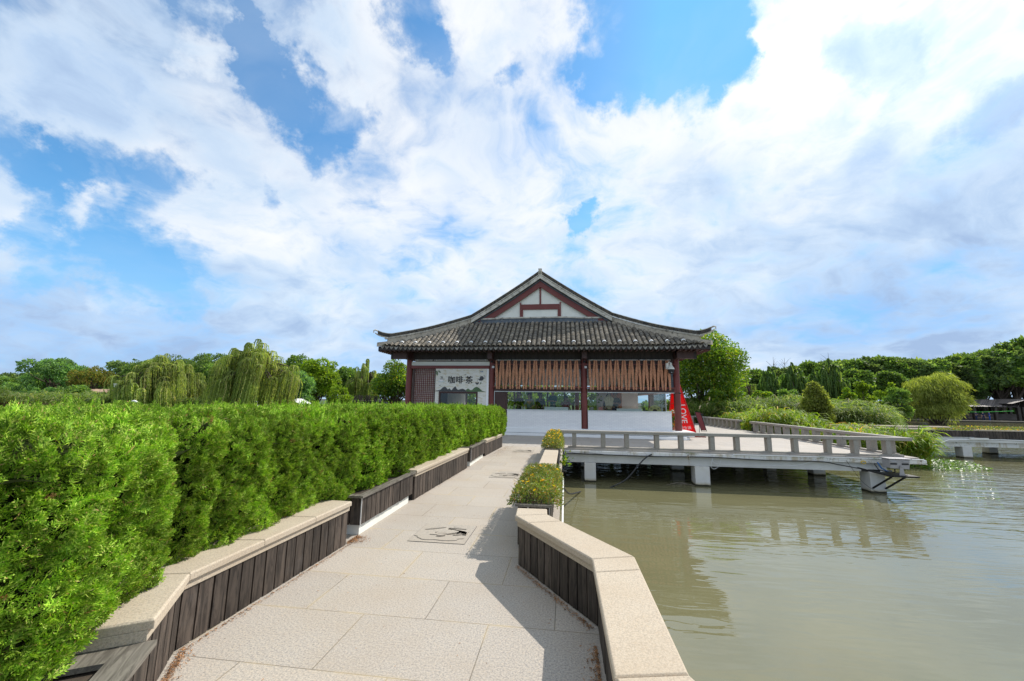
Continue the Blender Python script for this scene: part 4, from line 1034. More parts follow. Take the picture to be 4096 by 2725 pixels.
# ================================================================ FOLIAGE TOOLS
def unit(a): return a/np.maximum(np.linalg.norm(a, axis=-1, keepdims=True), 1e-9)
def quads(name, P, A, S, L, Wd, mat, parent=None, fold=.0):
    """rhombic leaves: base P, unit axis A, unit side S, length L, width Wd"""
    n = len(P); L = np.broadcast_to(L,(n,))[:,None]; Wd = np.broadcast_to(Wd,(n,))[:,None]
    V = np.empty((n,4,3)); V[:,0] = P; V[:,1] = P+A*L*.45+S*Wd*.5; V[:,2] = P+A*L; V[:,3] = P+A*L*.45-S*Wd*.5
    return npmesh(name, V.reshape(-1,3), np.arange(n*4).reshape(n,4), mat, parent)
def randunit(n): return unit(RNG.normal(size=(n,3)))
_K = RNG.normal(size=(10,3)); _K = _K/np.linalg.norm(_K,axis=1,keepdims=True)
def vnoise(P, wl, seed=0):
    r = np.random.default_rng(seed); o = 0
    for i in range(9):
        k = r.normal(size=3); k = k/np.linalg.norm(k)*2*math.pi/(wl*r.uniform(.6,1.6)); o = o+np.sin(P@k+r.uniform(0,6.28))
    return o/4.2
def spray(nsh, L, w, sub):
    """a feathery conifer spray along +y in the xy plane"""
    q = []
    def quad(p, a, l, w_):
        p = np.array(p,float); a = unit(np.array(a,float)); s = unit(np.cross(a,[0,0,1.0])+np.array([0,0,RNG.normal()*.5]))
        q.append([p, p+a*l*.5+s*w_*.5, p+a*l, p+a*l*.5-s*w_*.5])
    quad((0,0,0),(0,1,0),L*.95,w*1.3)
    for i in range(nsh):
        u = (i+.5)/nsh; sd = 1 if i%2 else -1; y = L*(.08+.80*u); l = L*(.50-.30*u)*RNG.uniform(.8,1.2)
        a = np.array([sd*.85, .75, RNG.normal()*.30])
        quad((0,y,0), a, l, w)
        for k in range(sub):
            f = (k+1)/(sub+1); b = np.array([0,y,0])+unit(a)*l*f; s2 = sd if k%2 else -sd*.2
            quad(b, (s2*.9,1.0,RNG.normal()*.35), l*.5*RNG.uniform(.7,1.2), w*.95)
    quad((0,L*.8,0),(0,1,0.1),L*.25,w)
    return np.array(q)
def place_sprays(T, C, A, N, S):
    """T list of spray templates; C centre, A axis, N normal, S scale -> vertex array"""
    out = []; idx = RNG.integers(0, len(T), len(C)); Sd = unit(np.cross(A, N)); N2 = np.cross(Sd, A)
    for t, tp in enumerate(T):
        m = idx == t
        if not m.any(): continue
        q = tp.reshape(-1,3)
        V = C[m][:,None,:]+(q[None,:,0:1]*Sd[m][:,None,:]+q[None,:,1:2]*A[m][:,None,:]+q[None,:,2:3]*N2[m][:,None,:])*S[m][:,None,None]
        out.append(V.reshape(-1,3))
    V = np.concatenate(out); return V, np.arange(len(V)).reshape(-1,4)
# ---------------------------------------------------------------- HEDGE
hedge = thing('conifer_hedge', 'long clipped bright green conifer hedge filling the left side of the walkway', 'hedge', (-3.4,6,0))
FPATH = np.array([(-3.6,-1.2),(-2.75,-.4),(-2.36,.5),(-2.16,1.2),(-2.13,1.65),(-2.27,2.08),(-2.52,2.45),(-2.53,3.2),(-2.50,4.0),(-2.42,6.0),(-2.42,8.0),(-2.42,9.8),(-2.30,11.6),(-2.10,13.2),(-2.02,13.7),(-2.25,13.98),(-4.2,14.0)])
sl_ = np.concatenate([[0],np.cumsum(np.linalg.norm(np.diff(FPATH,axis=0),axis=1))]); SMAX = sl_[-1]
def fpath(s):
    x = np.interp(s, sl_, FPATH[:,0]); y = np.interp(s, sl_, FPATH[:,1]); e = .12
    dx = np.interp(s+e, sl_, FPATH[:,0])-np.interp(s-e, sl_, FPATH[:,0]); dy = np.interp(s+e, sl_, FPATH[:,1])-np.interp(s-e, sl_, FPATH[:,1])
    d = unit(np.stack([dx,dy],-1)); return x, y, d[:,1], -d[:,0]   # outward normal to the right of travel
def topz(y): return np.interp(y, [0,3,8,13.5], [1.39,1.375,1.33,1.27])
def hedge_front(s, z):
    """surface point and normal on the face; z from .30 to top"""
    x, y, nx, ny = fpath(s); tz = topz(y); R_ = .16
    d = np.clip((R_-(tz-z))/R_, 0, 1); inn = R_*(1-np.sqrt(np.maximum(1-d*d,0)))
    P0 = np.stack([x,y,z],-1)
    col = np.abs(np.sin(np.pi*(s+.35*vnoise(P0,2.5,3))/.95))       # one bulge per shrub with a groove between
    b = .10*(col**.5-.72)+.050*vnoise(P0,.45,5)+.038*vnoise(P0,.18,6)
    b = b-.06*np.clip((.62-z)/.2,0,1)
    b = b-.22*np.exp(-((y-2.38)/.10)**2)*(x<-2.2)                      # the dark gap between the two nearest shrubs
    N = np.stack([nx*(1-d), ny*(1-d), d+.0*z],-1); N = unit(N+.25*np.stack([vnoise(P0+5,.4,8),vnoise(P0+9,.4,9),vnoise(P0+2,.4,10)],-1))
    off = b-inn
    return P0+np.stack([nx*off,ny*off,0*off],-1), N
def hedge_top(s, v):
    x, y, nx, ny = fpath(s); wv = .14+v
    P0 = np.stack([x-nx*wv, y-ny*wv, topz(y)],-1)
    P0[:,2] += .035*vnoise(P0,.5,21)+.02*vnoise(P0,.2,22)
    N = unit(np.stack([.2*vnoise(P0,.5,23),.2*vnoise(P0,.5,24),1+0*x],-1)); return P0, N
T_near = [spray(9,1.0,.078,2) for _ in range(6)]; T_mid = [spray(8,1.0,.11,1) for _ in range(5)]; T_far = [spray(8,1.0,.13,0) for _ in range(4)]
Vs = []; 
def sprays(P, N, T, size, upb, inset_=.5):
    n = len(P); A = unit(N*.75+np.array([0,0,upb])+RNG.normal(size=(n,3))*.42)
    Nn = unit(N+RNG.normal(size=(n,3))*.6)
    S = size*RNG.uniform(.65,1.25,n)
    return place_sprays(T, P-A*(S*inset_)[:,None], A, Nn, S)[0]
def samp_front(n, s0, s1):
    s = RNG.uniform(s0,s1,n); z = .38+(1.0)*RNG.uniform(0,1,n)**.95; z = np.minimum(z, topz(fpath(s)[1])-.001); return hedge_front(s,z)
sN, sM = np.interp(4.6,FPATH[5:12,1],sl_[5:12]), np.interp(8.2,FPATH[5:12,1],sl_[5:12])
for dp, k in ((0,1.0),(-.05,.5)):
    for (a, b_, dens, T, sz) in ((.6,sN,2200,T_near,.072),(sN,sM,1250,T_mid,.10),(sM,SMAX,1000,T_far,.115)):
        n = int((b_-a)*1.05*dens*k); P, N = samp_front(n,a,b_); Vs.append(sprays(P+N*dp, N, T, sz, .55))
def samp_top(n, s0, s1, wmax):
    s = RNG.uniform(s0,s1,n); v = RNG.uniform(0,1,n)**1.15*wmax; return hedge_top(s,v)
for (a, b_, dens, T, sz, wm) in ((.1,sN,1250,T_near,.095,2.8),(sN,sM,750,T_mid,.11,2.2),(sM,SMAX-1.9,520,T_far,.125,2.1)):
    n = int((b_-a)*wm*dens); P, N = samp_top(n,a,b_,wm)
    m = P[:,0] < -1.9; Vs.append(sprays(P[m], N[m], T, sz, .9, .35))
# upright leader shoots poking out of the clipped top
for (a, b_, n, T, sz) in ((1.2,sN,420,T_near,.11),(sN,SMAX-2,1300,T_far,.12)):
    P, N = samp_top(n,a,b_,2.2); A = unit(np.array([0,0,1.])+RNG.normal(size=(n,3))*.25)
    S = sz*RNG.uniform(.6,1.5,n); tt = [t*np.array([.45,1,.45]) for t in T]; Vs.append(place_sprays(tt, P+np.array([0,0,.0]), A, randunit(n), S)[0])
V = np.concatenate(Vs); o = npmesh('foliage', V-np.array([-3.4,6,0]), np.arange(len(V)).reshape(-1,4), 'hedge_leaf', hedge); print('hedge quads', len(V)//4)
P, N = samp_front(95, .9, SMAX-2); Vd = sprays(P+N*.005, N, T_near, .06, .3)
npmesh('dry_sprigs', Vd-np.array([-3.4,6,0]), np.arange(len(Vd)).reshape(-1,4), 'dry_leaf', hedge)
# shrunken body in dark twig colour, added inside the hedge to stop light
def grid_surface(fn, us, vs_):
    U, Vv = np.meshgrid(us, vs_, indexing='ij'); P = fn(U.ravel(), Vv.ravel()); nu, nv = len(us), len(vs_)
    F_ = [(i*nv+j,(i+1)*nv+j,(i+1)*nv+j+1,i*nv+j+1) for i in range(nu-1) for j in range(nv-1)]
    return P, F_
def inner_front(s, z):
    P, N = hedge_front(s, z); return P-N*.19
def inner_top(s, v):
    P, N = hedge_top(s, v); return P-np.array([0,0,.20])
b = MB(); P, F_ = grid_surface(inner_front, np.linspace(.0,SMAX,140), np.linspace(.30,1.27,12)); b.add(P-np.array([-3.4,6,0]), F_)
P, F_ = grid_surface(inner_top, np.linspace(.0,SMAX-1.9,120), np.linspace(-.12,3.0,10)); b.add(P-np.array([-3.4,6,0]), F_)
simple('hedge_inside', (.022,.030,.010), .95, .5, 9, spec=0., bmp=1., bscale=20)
b.build('light_block_core', 'hedge_inside', hedge)
b = MB()
for i in range(0):
    s = RNG.uniform(1.5, sN, 1); z = RNG.uniform(.45,1.3,1); P, N = hedge_front(s,z); p = Vector(P[0]-np.array([-3.4,6,0])); nn = Vector(N[0]); q = p-nn*.22+Vector((RNG.normal()*.05,RNG.normal()*.05,-.12)); b.tube([q,(p+q)/2+Vector((0,0,.01)),p-nn*.01], [.005,.004,.0015], 4)

def area(poly, n, seed):
    r = np.random.default_rng(seed); poly = np.array(poly); out = []
    x0,y0 = poly.min(0); x1,y1 = poly.max(0)
    while len(out) < n:
        x = r.uniform(x0,x1); y = r.uniform(y0,y1); c = False; j = len(poly)-1
        for i in range(len(poly)):
            if (poly[i][1] > y) != (poly[j][1] > y) and x < (poly[j][0]-poly[i][0])*(y-poly[i][1])/(poly[j][1]-poly[i][1])+poly[i][0]: c = not c
            j = i
        if c: out.append((x,y))
    return np.array(out)
# ---------------------------------------------------------------- BROADLEAF TREES
def tree(name, label, pos, H, Wd, mat, bark='bark', seed=0, puffs=38, leaf=.22, per=260, base=.32, group=None, cat='tree', squash=.8, hang=0, trunks=1, lean=(0,0), conical=0.0, openness=1.0, dens=None, under=.0):
    """pos world xyz of the foot, H height, Wd crown width"""
    r = np.random.default_rng(seed)
    t = thing(name, label, cat, pos, 0, group)
    cz = H*(base+(1-base)/2); az = H*(1-base)/2; ax = Wd/2
    cs = []; rs = []
    for i in range(puffs):
        for _ in range(30):
            d = r.normal(size=3); d /= np.linalg.norm(d); rr = r.uniform(.45,1.0)**.6
            if d[2] < -.75: continue
            pr = min(ax,az)*r.uniform(.18,.38)
            c = np.array([d[0]*(ax-pr*.8)*rr, d[1]*(ax-pr*.8)*rr, cz+d[2]*(az-pr*.7)*rr])
            if conical: k = 1-conical*max(0,(c[2]-cz)/az+.6)/1.6; c[0] *= k; c[1] *= k; pr *= max(.35,k)
            break
        c[0] += lean[0]*(c[2]/H); c[1] += lean[1]*(c[2]/H); cs.append(c); rs.append(pr)
    cs = np.array(cs); rs = np.array(rs)
    n = int(per*puffs); w = rs**2/np.sum(rs**2); idx = r.choice(puffs, n, p=w)
    d = unit(r.normal(size=(n,3))); flip = (d[:,2] < -.2)&(r.uniform(size=n) < .75); d[flip,2] *= -1
    rad_ = rs[idx]*r.uniform(.55,1.12,n)**.7*openness
    P = cs[idx]+d*rad_[:,None]*np.array([1,1,squash])
    # twiggy jitter
    A = unit(d*.6+r.normal(size=(n,3))*.7+np.array([0,0,-.15])); Nn = unit(d*.7+r.normal(size=(n,3))*.65); S = unit(np.cross(A,Nn))
    L = leaf*r.uniform(.6,1.4,n)
    if hang: A = unit(np.array([hang*.45,0,-1.])+d*.35+r.normal(size=(n,3))*.33); S = unit(np.cross(A,r.normal(size=(n,3)))); quads('crown', P, A, S, L*2.6, L*.36, mat, t)
    else: quads('crown', P, A, S, L, L*.62, mat, t)
    b = MB(); tr = H*.022+.04
    for k in range(trunks):
        ox = (k-(trunks-1)/2)*.5*tr*6; top = Vector((lean[0]*.7+ox*1.4, lean[1]*.7, cz+az*.2))
        b.tube([(ox*.3,0,-.3),(ox*.6+lean[0]*.15,lean[1]*.15,H*.2),(ox+lean[0]*.4,lean[1]*.4,cz-az*.4),top], [tr*1.25,tr,tr*.8,tr*.3], 8)
        for i in range(k, min(puffs, 16), trunks):
            c = Vector(cs[i]); s0 = Vector((ox*.6+lean[0]*.3, lean[1]*.3, H*base*r.uniform(.6,1.5)))
            m = (s0+c)/2+Vector((r.normal()*.1*Wd*.3, r.normal()*.1*Wd*.3, -.05*H*.3)); b.tube([s0,m,c], [tr*.5,tr*.33,tr*.12], 6)
    b.build('trunk', bark, t, smooth=True)
    return t
def willow(name, label, pos, H, Wd, mat, seed=0, strands=420, group=None, base=.10, wind=(0,0), heads=16, leaf=.16, per=26, bark='bark', lean=(0,0), droop=1.0):
    r = np.random.default_rng(seed); t = thing(name, label, 'willow tree', pos, 0, group)
    hs = []; b = MB(); tr = H*.03+.05
    top = Vector((lean[0],lean[1],H*.62)); b.tube([(0,0,-.3),(lean[0]*.3,lean[1]*.3,H*.3),top], [tr*1.4,tr,tr*.7], 8)
    for i in range(heads):
        a = r.uniform(0,6.28); rr = 0 if i == 0 else Wd/2*r.uniform(.12,.92)**.7; z = H*(1.0-.42*(rr/(Wd/2))**1.7)*(1 if i == 0 else r.uniform(.70,1.0))
        h = np.array([math.cos(a)*rr+lean[0]*1.2, math.sin(a)*rr+lean[1]*1.2, z]); hs.append(h)
        m = (top+Vector(h))/2+Vector((0,0,.06*H)); b.tube([top-Vector((0,0,r.uniform(0,.25)*H)),m,Vector(h)-Vector((0,0,.03*H))], [tr*.45,tr*.3,tr*.1], 6)
    hs = np.array(hs); P=[];A=[]; hl = r.uniform(.30,.62,heads); hr_ = Wd*r.uniform(.05,.12,heads); hr_[0] = Wd*.05
    for i in range(strands):
        k = r.integers(heads); h = hs[k]; a = r.uniform(0,6.28); sp = hr_[k]*math.sqrt(r.uniform(.02,1))
        ln = min(H*hl[k]*r.uniform(.7,1.15), h[2]-H*base)*droop; u = np.linspace(0,1,per); dv = np.array([math.cos(a),math.sin(a),0])
        cv = np.minimum(u*4,1)   # arch over, then hang
        pts = h+dv*(sp*np.sin(cv*1.57))[:,None]+np.array([0,0,1])*(-sp*.55*(1-np.cos(cv*1.57))-ln*np.maximum(u-.1,0)**1.1)[:,None]+np.array([wind[0],wind[1],0])*(ln*u**1.5)[:,None]
        pts += r.normal(size=pts.shape)*.012*Wd/5+np.cumsum(r.normal(size=pts.shape)*.006,axis=0)
        P.append(pts)
    P = np.array(P); ns, npt = P.shape[:2]; sd = r.normal(size=(ns,1,3)); sd[...,2] *= .15; sd = unit(sd)
    wv_ = leaf*.42*(.45+.55*np.abs(np.sin(np.arange(npt)[None,:,None]*1.3+r.uniform(0,6,(ns,1,1)))))*r.uniform(.6,1.4,(ns,1,1)); wv_[:,-1] *= .2
    jit = unit(sd+r.normal(size=(ns,npt,3))*.5)
    VV = np.stack([P-jit*wv_,P+jit*wv_],2).reshape(-1,3); k = np.arange(npt-1)*2; F1 = np.stack([k,k+1,k+3,k+2],1); Fc = (np.arange(ns)[:,None,None]*npt*2+F1[None]).reshape(-1,4)
    npmesh('crown', VV, Fc, mat, t)
    b.build('trunk', bark, t, smooth=True); return t
def foot(px, py, Y, z=None):
    p = at(px, py, Y); return Vector((p.x, p.y, p.z if z is None else z))
def place(fn, name, label, cx, ytop, wpx, Y, zb, mat, **k):
    """cx, ytop, wpx describe where the crown is seen; Y is its real depth"""
    a = at(cx-wpx/2, ytop, Y); b_ = at(cx+wpx/2, ytop, Y); H = at(cx, ytop, Y).z-zb
    return fn(name, label, (at(cx, 1600, Y).x, Y, zb), H, (b_.x-a.x), mat, **k)
# ================================================================ TREES
ZL, ZR = -.68, -.85
place(tree,'camphor_tree','bright green camphor tree rising directly behind the right end of the cafe roof',2810,1318,350,37,-.8,'leaf_camphor',seed=3,puffs=150,leaf=.18,per=210,base=.10,openness=1.2,squash=.75,group='bright broadleaf trees round the cafe')
place(tree,'camphor_tree','low dark green camphor with a leaning outline, right of the menu board among reeds',2900,1530,170,34,-.9,'leaf_camphor',seed=5,puffs=34,leaf=.16,per=260,base=.08,group='bright broadleaf trees round the cafe')
# left shore
place(tree,'round_tree','airy bluish green tree standing alone at the far left against the sky',200,1428,190,60,ZL,'leaf_bluegreen',seed=11,puffs=36,leaf=.34,per=260,base=.30,openness=1.15,group='trees on the left shore')
place(tree,'autumn_tree','small tree turning orange brown beside the thatched shelters',355,1466,120,56,ZL,'leaf_autumn',seed=12,puffs=26,leaf=.26,per=170,base=.34,openness=1.2,group='trees on the left shore')
place(tree,'conifer_tree','slender dark conifer with a pointed tip, left of the front willow',462,1438,42,64,ZL,'leaf_dark',seed=13,puffs=26,leaf=.3,per=120,base=.1,conical=.95,group='trees on the left shore')
place(tree,'conifer_tree','broader conical tree behind the left edge of the front willow',515,1424,100,63,ZL,'leaf_mid',seed=14,puffs=34,leaf=.32,per=190,base=.1,conical=.7,group='trees on the left shore')
LF = [(610,1422,150,62,'leaf_mid','dense green tree behind the left willow, first of the tall row'),(720,1418,150,66,'leaf_dark','dark green tree between the two big willows'),(800,1410,140,64,'leaf_mid','leafy green tree just left of the tallest willow top'),
 (865,1402,110,68,'leaf_mid','tall rounded tree peeking over the space between the willows'),(1180,1412,130,52,'leaf_mid','rounded green tree touching the right side of the tallest willow'),(1265,1422,150,50,'leaf_yellowgreen','broad yellow green tree in the middle of the left shore'),
 (1195,1480,110,46,'leaf_bluegreen','dark bluish tree under the rounded green one beside the tallest willow'),(1385,1462,90,58,'leaf_mid','smaller round tree left of the loose grey green willow'),(1575,1440,170,42,'leaf_camphor','bright green tree at the left corner of the cafe'),
 (1690,1450,150,44,'leaf_camphor','green tree mostly hidden behind the left wall of the cafe')]
for i, (cx, yt, w, Y, m, lb) in enumerate(LF):
    place(tree,'broadleaf_tree',lb,cx,yt,w*1.12,Y,ZL,m,seed=30+i,puffs=46,leaf=.28 if Y > 48 else .22,per=230,base=.16,group='broadleaf trees on the left shore')
place(tree,'broadleaf_tree','small round lime green tree in front of the arched footbridge',1368,1530,100,38,ZL,'leaf_yellowgreen',seed=41,puffs=26,leaf=.16,per=230,base=.06,group='broadleaf trees on the left shore')
# backdrop behind
bt = []
for i in range(22):
    cx = -40+i*80; Y = 95+RNG.uniform(-6,12); yt = 1488+RNG.uniform(-25,15)-(25 if 500 < cx < 1300 else 0)
    cx_ = cx+RNG.uniform(-12,12); a = at(cx_,yt,Y)
    if i < 3:
        o = place(tree,'distant_tree','x',cx_,yt,130,Y,ZL,('leaf_mid','leaf_dark','leaf_bluegreen')[i],seed=50+i,puffs=30,leaf=.5,per=150,base=.1,group='distant trees behind the left shore'); bt.append((o,a.z-ZL))
    else:
        o, h = bt[i%3]; o = copy_tree(o); s = (a.z-ZL)/h; o.location = (at(cx_,1600,Y).x,Y,ZL); o.scale = (s*1.1,s*1.1,s); o.rotation_euler.z = RNG.uniform(0,6)
    o['label'] = 'low distant tree in the even hazy row behind the left shore trees'
for i, x in enumerate((-9.5,-6.2,-2.8,.8,4.2)):
    tree('broadleaf_tree','green tree seen only through the cafe windows, '+['farthest left','left of the middle','in the middle','right of the middle','farthest right'][i],(x,38.5+i%2,-.75),4.6,4.6,'leaf_yellowgreen',seed=170+i,puffs=30,leaf=.2,per=170,base=.12,group='trees seen through the cafe windows')
# far-left low shrubs
for i, (cx, yt, w, Y, m, lb) in enumerate([(25,1522,110,62,'leaf_mid','low bush at the far left edge below the grey roofs'),(90,1540,120,58,'leaf_bluegreen','spreading low bush right of the far left roofs'),(170,1548,120,52,'leaf_bluegreen','grey green bush under the lone bluish tree'),(280,1520,110,50,'leaf_mid','dark bush left of the thatched shelters'),(420,1545,90,60,'leaf_bluegreen','bush behind the street lamp'),(330,1560,90,44,'leaf_mid','low bush beneath the orange brown tree')]):
    place(tree,'shrub',lb,cx,yt,w,Y,ZL-.1,m,seed=80+i,puffs=20,leaf=.24,per=170,base=.02,group='shrubs on the left shore',cat='shrub')
place(willow,'weeping_willow','broad weeping willow with hanging yellow green strands, left of the white tents',640,1415,258,35,ZL,'leaf_willow',seed=5,strands=3600,base=.02,wind=(.14,0),heads=120,leaf=.085,per=34,group='big weeping willows behind the hedge')
place(willow,'weeping_willow','tallest weeping willow with a pointed top, right of the broad one',1010,1358,285,35,ZL,'leaf_willow',seed=9,strands=4000,base=.05,wind=(-.14,0),heads=130,leaf=.085,per=36,group='big weeping willows behind the hedge')
place(willow,'weeping_willow','loose grey green willow left of the cafe with dark stems showing',1460,1436,140,52,ZL,'leaf_willow',seed=21,strands=700,base=.15,heads=30,leaf=.12,per=22,group='smaller willows')
place(tree,'weeping_willow','leaning willow with a rounded fresh green crown overhanging the water by the boathouse',3722,1478,215,68,-.95,'leaf_willow_fresh',seed=23,puffs=70,leaf=.20,per=300,base=-.10,openness=1.2,hang=.6,lean=(1.4,0),group='smaller willows',cat='willow tree')
place(tree,'weeping_willow','soft yellow green young willow rising out of the reeds beyond the terrace rail',3262,1514,140,30.8,-.95,'leaf_willow_fresh',seed=26,puffs=60,leaf=.13,per=230,base=.02,conical=.45,openness=1.4,group='smaller willows',cat='willow tree')
for cx_, yt_, w_, lb_ in ((3180,1450,120,'soft hanging willow in the far wood above the young willow'),(3330,1434,140,'tall soft willow in the far wood behind the small light green trees'),(3265,1476,100,'lower soft willow in front of the far wood'),(3085,1466,100,'soft willow at the left end of the far wood')):
    place(willow,'weeping_willow',lb_,cx_,yt_,w_,76,-.9,'leaf_mid',seed=int(cx_),strands=1500,base=.03,heads=80,leaf=.26,per=14,group='soft willows in the far wood')
place(willow,'weeping_willow','olive willow half hidden right behind the camphor tree',2990,1488,95,54,-.85,'leaf_willow',seed=25,strands=700,base=.05,heads=26,leaf=.11,per=20,group='smaller willows')
# right shore, back row
RB = []; k = 0
xs = [(2960,1482),(3035,1474),(3110,1462),(3185,1452),(3260,1442),(3335,1432),(3410,1424),(3485,1420),(3560,1422),(3640,1420),(3715,1424),(3790,1426),(3860,1418),(3930,1402),(4000,1384),(4070,1362),(4150,1345)]
names = ['at the low left end of the far wood','in the far wood just right of the olive willow','third from the left in the far wood','under the bare twigs in the far wood','bulging crown left of the middle of the far wood','crown in the far wood above the young willow','rounded crown right above the reeds','tall crown in the middle of the far wood','crown left above the leaning willow','crown straight behind the leaning willow','crown at the right shoulder of the leaning willow','crown above the left end of the boathouse roof','dark crown over the boathouse roof','taller crown rising toward the right edge','high crown near the right edge','highest crown at the right edge','crown cut by the right edge of the view']
protos = []
for i, (cx, yt) in enumerate(xs):
    Y = 92 if i < 11 else 94
    lb = 'dark green tree '+names[i]
    if i < 4:
        o = place(tree,'woodland_tree',lb,cx,yt,150,Y,ZR,('leaf_dark','leaf_mid','leaf_dark','leaf_mid')[i],seed=100+i,puffs=60,leaf=.46,per=230,base=.30,trunks=2,squash=.55,group='woodland trees on the far right shore'); protos.append((o, at(cx,yt,Y).z-ZR))
    else:
        o, h = protos[(i*3+1)%4]; o = copy_tree(o); s = (at(cx,yt,Y).z-ZR)/h; o.location = (at(cx,1600,Y).x,Y,ZR); o.scale = (1.12*s**.5,1.12*s**.5,s); o.rotation_euler.z = i*1.7; o['label'] = lb
# a second rank in front and behind, lower, to close the wood
for i in range(22):
    cx = 2930+i*56; Y = 78 if i%2 else 104; yt = np.interp(cx,[p[0] for p in xs],[p[1] for p in xs])+(52 if i%2 else 22)
    if 3560 < cx and i%2: Y = 98
    o, h = protos[i%4]; o = copy_tree(o); s = (at(cx,yt,Y).z-ZR)/h; o.location = (at(cx,1600,Y).x,Y,ZR); o.scale = (max(s,.8)*1.05,max(s,.8)*1.05,s); o.rotation_euler.z = i*2.3
    o['group'] = 'lower woodland trees of the right shore'; o['label'] = 'lower woodland tree filling the wood on the far right shore'
for i, (cx, yt, w, Y, m, lb) in enumerate([(3052,1556,95,46,'leaf_camphor','low rounded tree behind the reeds, right of the olive willow'),(3160,1548,110,46,'leaf_mid','low rounded tree left of the young willow'),(3388,1548,75,52,'leaf_camphor','small dark tree right of the young willow'),(3457,1518,85,54,'leaf_yellowgreen','small light green tree with a thin stem above the reeds'),(3548,1516,85,56,'leaf_yellowgreen','small light green tree left of the leaning willow'),(3590,1548,105,50,'leaf_mid','small dark round tree touching the leaning willow'),(3320,1600,90,36,'leaf_mid','dark shrub at the foot of the young willow'),(3900,1545,130,93,'leaf_dark','dark flat topped tree behind the left end of the boathouse')]):
    place(tree,'small_tree',lb,cx,yt,w,Y,-.9,m,seed=140+i,puffs=30,leaf=.2,per=210,base=.10,group='small trees among the reeds')
# undergrowth closing the view under the woodland crowns
n = 26000; A_ = area([(20,98),(44,86),(75,95),(130,90),(130,104),(75,108),(20,112)], n, 77); P_ = np.concatenate([A_, -.9+2.6*RNG.uniform(size=(n,1))**.8],1); A = randunit(n)
tag(quads('undergrowth', P_, A, unit(np.cross(A, randunit(n))), .8, .5, 'leaf_dark'), kind='stuff')
# bare twigs above the wood
for cx, yt, Y in ((3105,1428,92),(3150,1432,92),(3330,1410,92)):
    b = MB(); p = at(cx,1600,Y); zt = at(cx,yt,Y).z
    t = thing('bare_tree', {3105:'bare twiggy treetop standing over the far wood, left one',3150:'bare twiggy treetop standing over the far wood, middle one',3330:'bare twiggy treetop over the far wood, nearest the young willow'}[cx], 'tree', (p.x,Y,ZR), 0, 'bare treetops over the wood')
    H_ = zt-ZR; b.tube([(0,0,0),(0,0,H_*.7),(0.1,0,H_)], [.15,.08,.02], 5)
    for i in range(16):
        a = RNG.uniform(0,6.28); z = H_*RNG.uniform(.6,.9); l = RNG.uniform(.6,1.5); b.tube([(0,0,z),(math.cos(a)*l,math.sin(a)*l,z+l*1.1)], [.03,.01], 4)
    b.build('trunk','bark',t)
# ================================================================ REEDS
def reeds(name, lab_mat, P0, hts, nb, blen, bw, seed, kind='stuff'):
    r = np.random.default_rng(seed); n = len(P0); idx = r.integers(0,n,nb); base = P0[idx].copy(); h = hts[idx]*r.uniform(.25,1.0,nb)**.8
    base[:,2] += h; base[:,:2] += r.normal(size=(nb,2))*.05
    a = r.uniform(0,6.28,nb); d = np.stack([np.cos(a)*.9+.35,np.sin(a),np.zeros(nb)],-1); d = unit(d); up = np.array([0,0,1.])
    L = blen*r.uniform(.6,1.3,nb)[:,None]; s = unit(np.cross(d,up)+r.normal(size=(nb,3))*.4)*bw*.5*r.uniform(.7,1.3,nb)[:,None]
    e0 = r.uniform(.5,1.3,nb)[:,None]
    p0 = base; p1 = base+(d*.55+up*.75*e0)*L*.5; p2 = p1+(d*.9-up*.05+up*(e0-1)*.6)*L*.35; p3 = p2+(d*.8-up*.75)*L*.30
    V = np.empty((nb,3,4,3)); V[:,0,0]=p0-s*.5; V[:,0,1]=p0+s*.5; V[:,0,2]=p1+s; V[:,0,3]=p1-s
    V[:,1,0]=p1-s; V[:,1,1]=p1+s; V[:,1,2]=p2+s*.8; V[:,1,3]=p2-s*.8; V[:,2,0]=p2-s*.8; V[:,2,1]=p2+s*.8; V[:,2,2]=p3+s*.1; V[:,2,3]=p3-s*.1
    # weld so each blade is one island
    VV = np.empty((nb,8,3)); VV[:,0]=p0-s*.5; VV[:,1]=p0+s*.5; VV[:,2]=p1-s; VV[:,3]=p1+s; VV[:,4]=p2-s*.8; VV[:,5]=p2+s*.8; VV[:,6]=p3-s*.1; VV[:,7]=p3+s*.1
    F_ = np.array([[0,1,3,2],[2,3,5,4],[4,5,7,6]]); Fc = (np.arange(nb)[:,None,None]*8+F_[None]).reshape(-1,4)
    # stalks
    sv = np.empty((n,4,3)); w = np.array([bw*.22,0,0]); sv[:,0]=P0-w; sv[:,1]=P0+w; tp = P0+np.stack([r.normal(size=n)*.08+.1*hts,r.normal(size=n)*.08,hts],-1); sv[:,2]=tp+w*.5; sv[:,3]=tp-w*.5
    Vall = np.concatenate([VV.reshape(-1,3), sv.reshape(-1,3)]); Fall = np.concatenate([Fc, np.arange(n*4).reshape(-1,4)+nb*8])
    return tag(npmesh(name, Vall, Fall, lab_mat), kind=kind)
def reed_bed(name, poly, n, z, h, hv, nb, blen, bw, mat, seed):
    A_ = area(poly, n, seed); P0 = np.concatenate([A_, np.full((n,1), z)],1); hh = h+hv*vnoise(P0,4,seed)+np.random.default_rng(seed).normal(size=n)*.12
    return reeds(name, mat, P0, np.maximum(hh,.4), nb, blen, bw, seed)
reed_bed('reed_bed', [(9.5,33.8),(13,31.0),(19,31.5),(24,34),(24,40),(9,40)], 5200, -1.0, 2.55, .35, 36000, .75, .055, 'leaf_reed', 1)
reed_bed('reed_bed', [(17,31),(20.5,29.5),(22.6,31),(26,36),(24,42),(18,38)], 3200, -1.0, 1.95, .45, 26000, .75, .055, 'leaf_reed', 2)
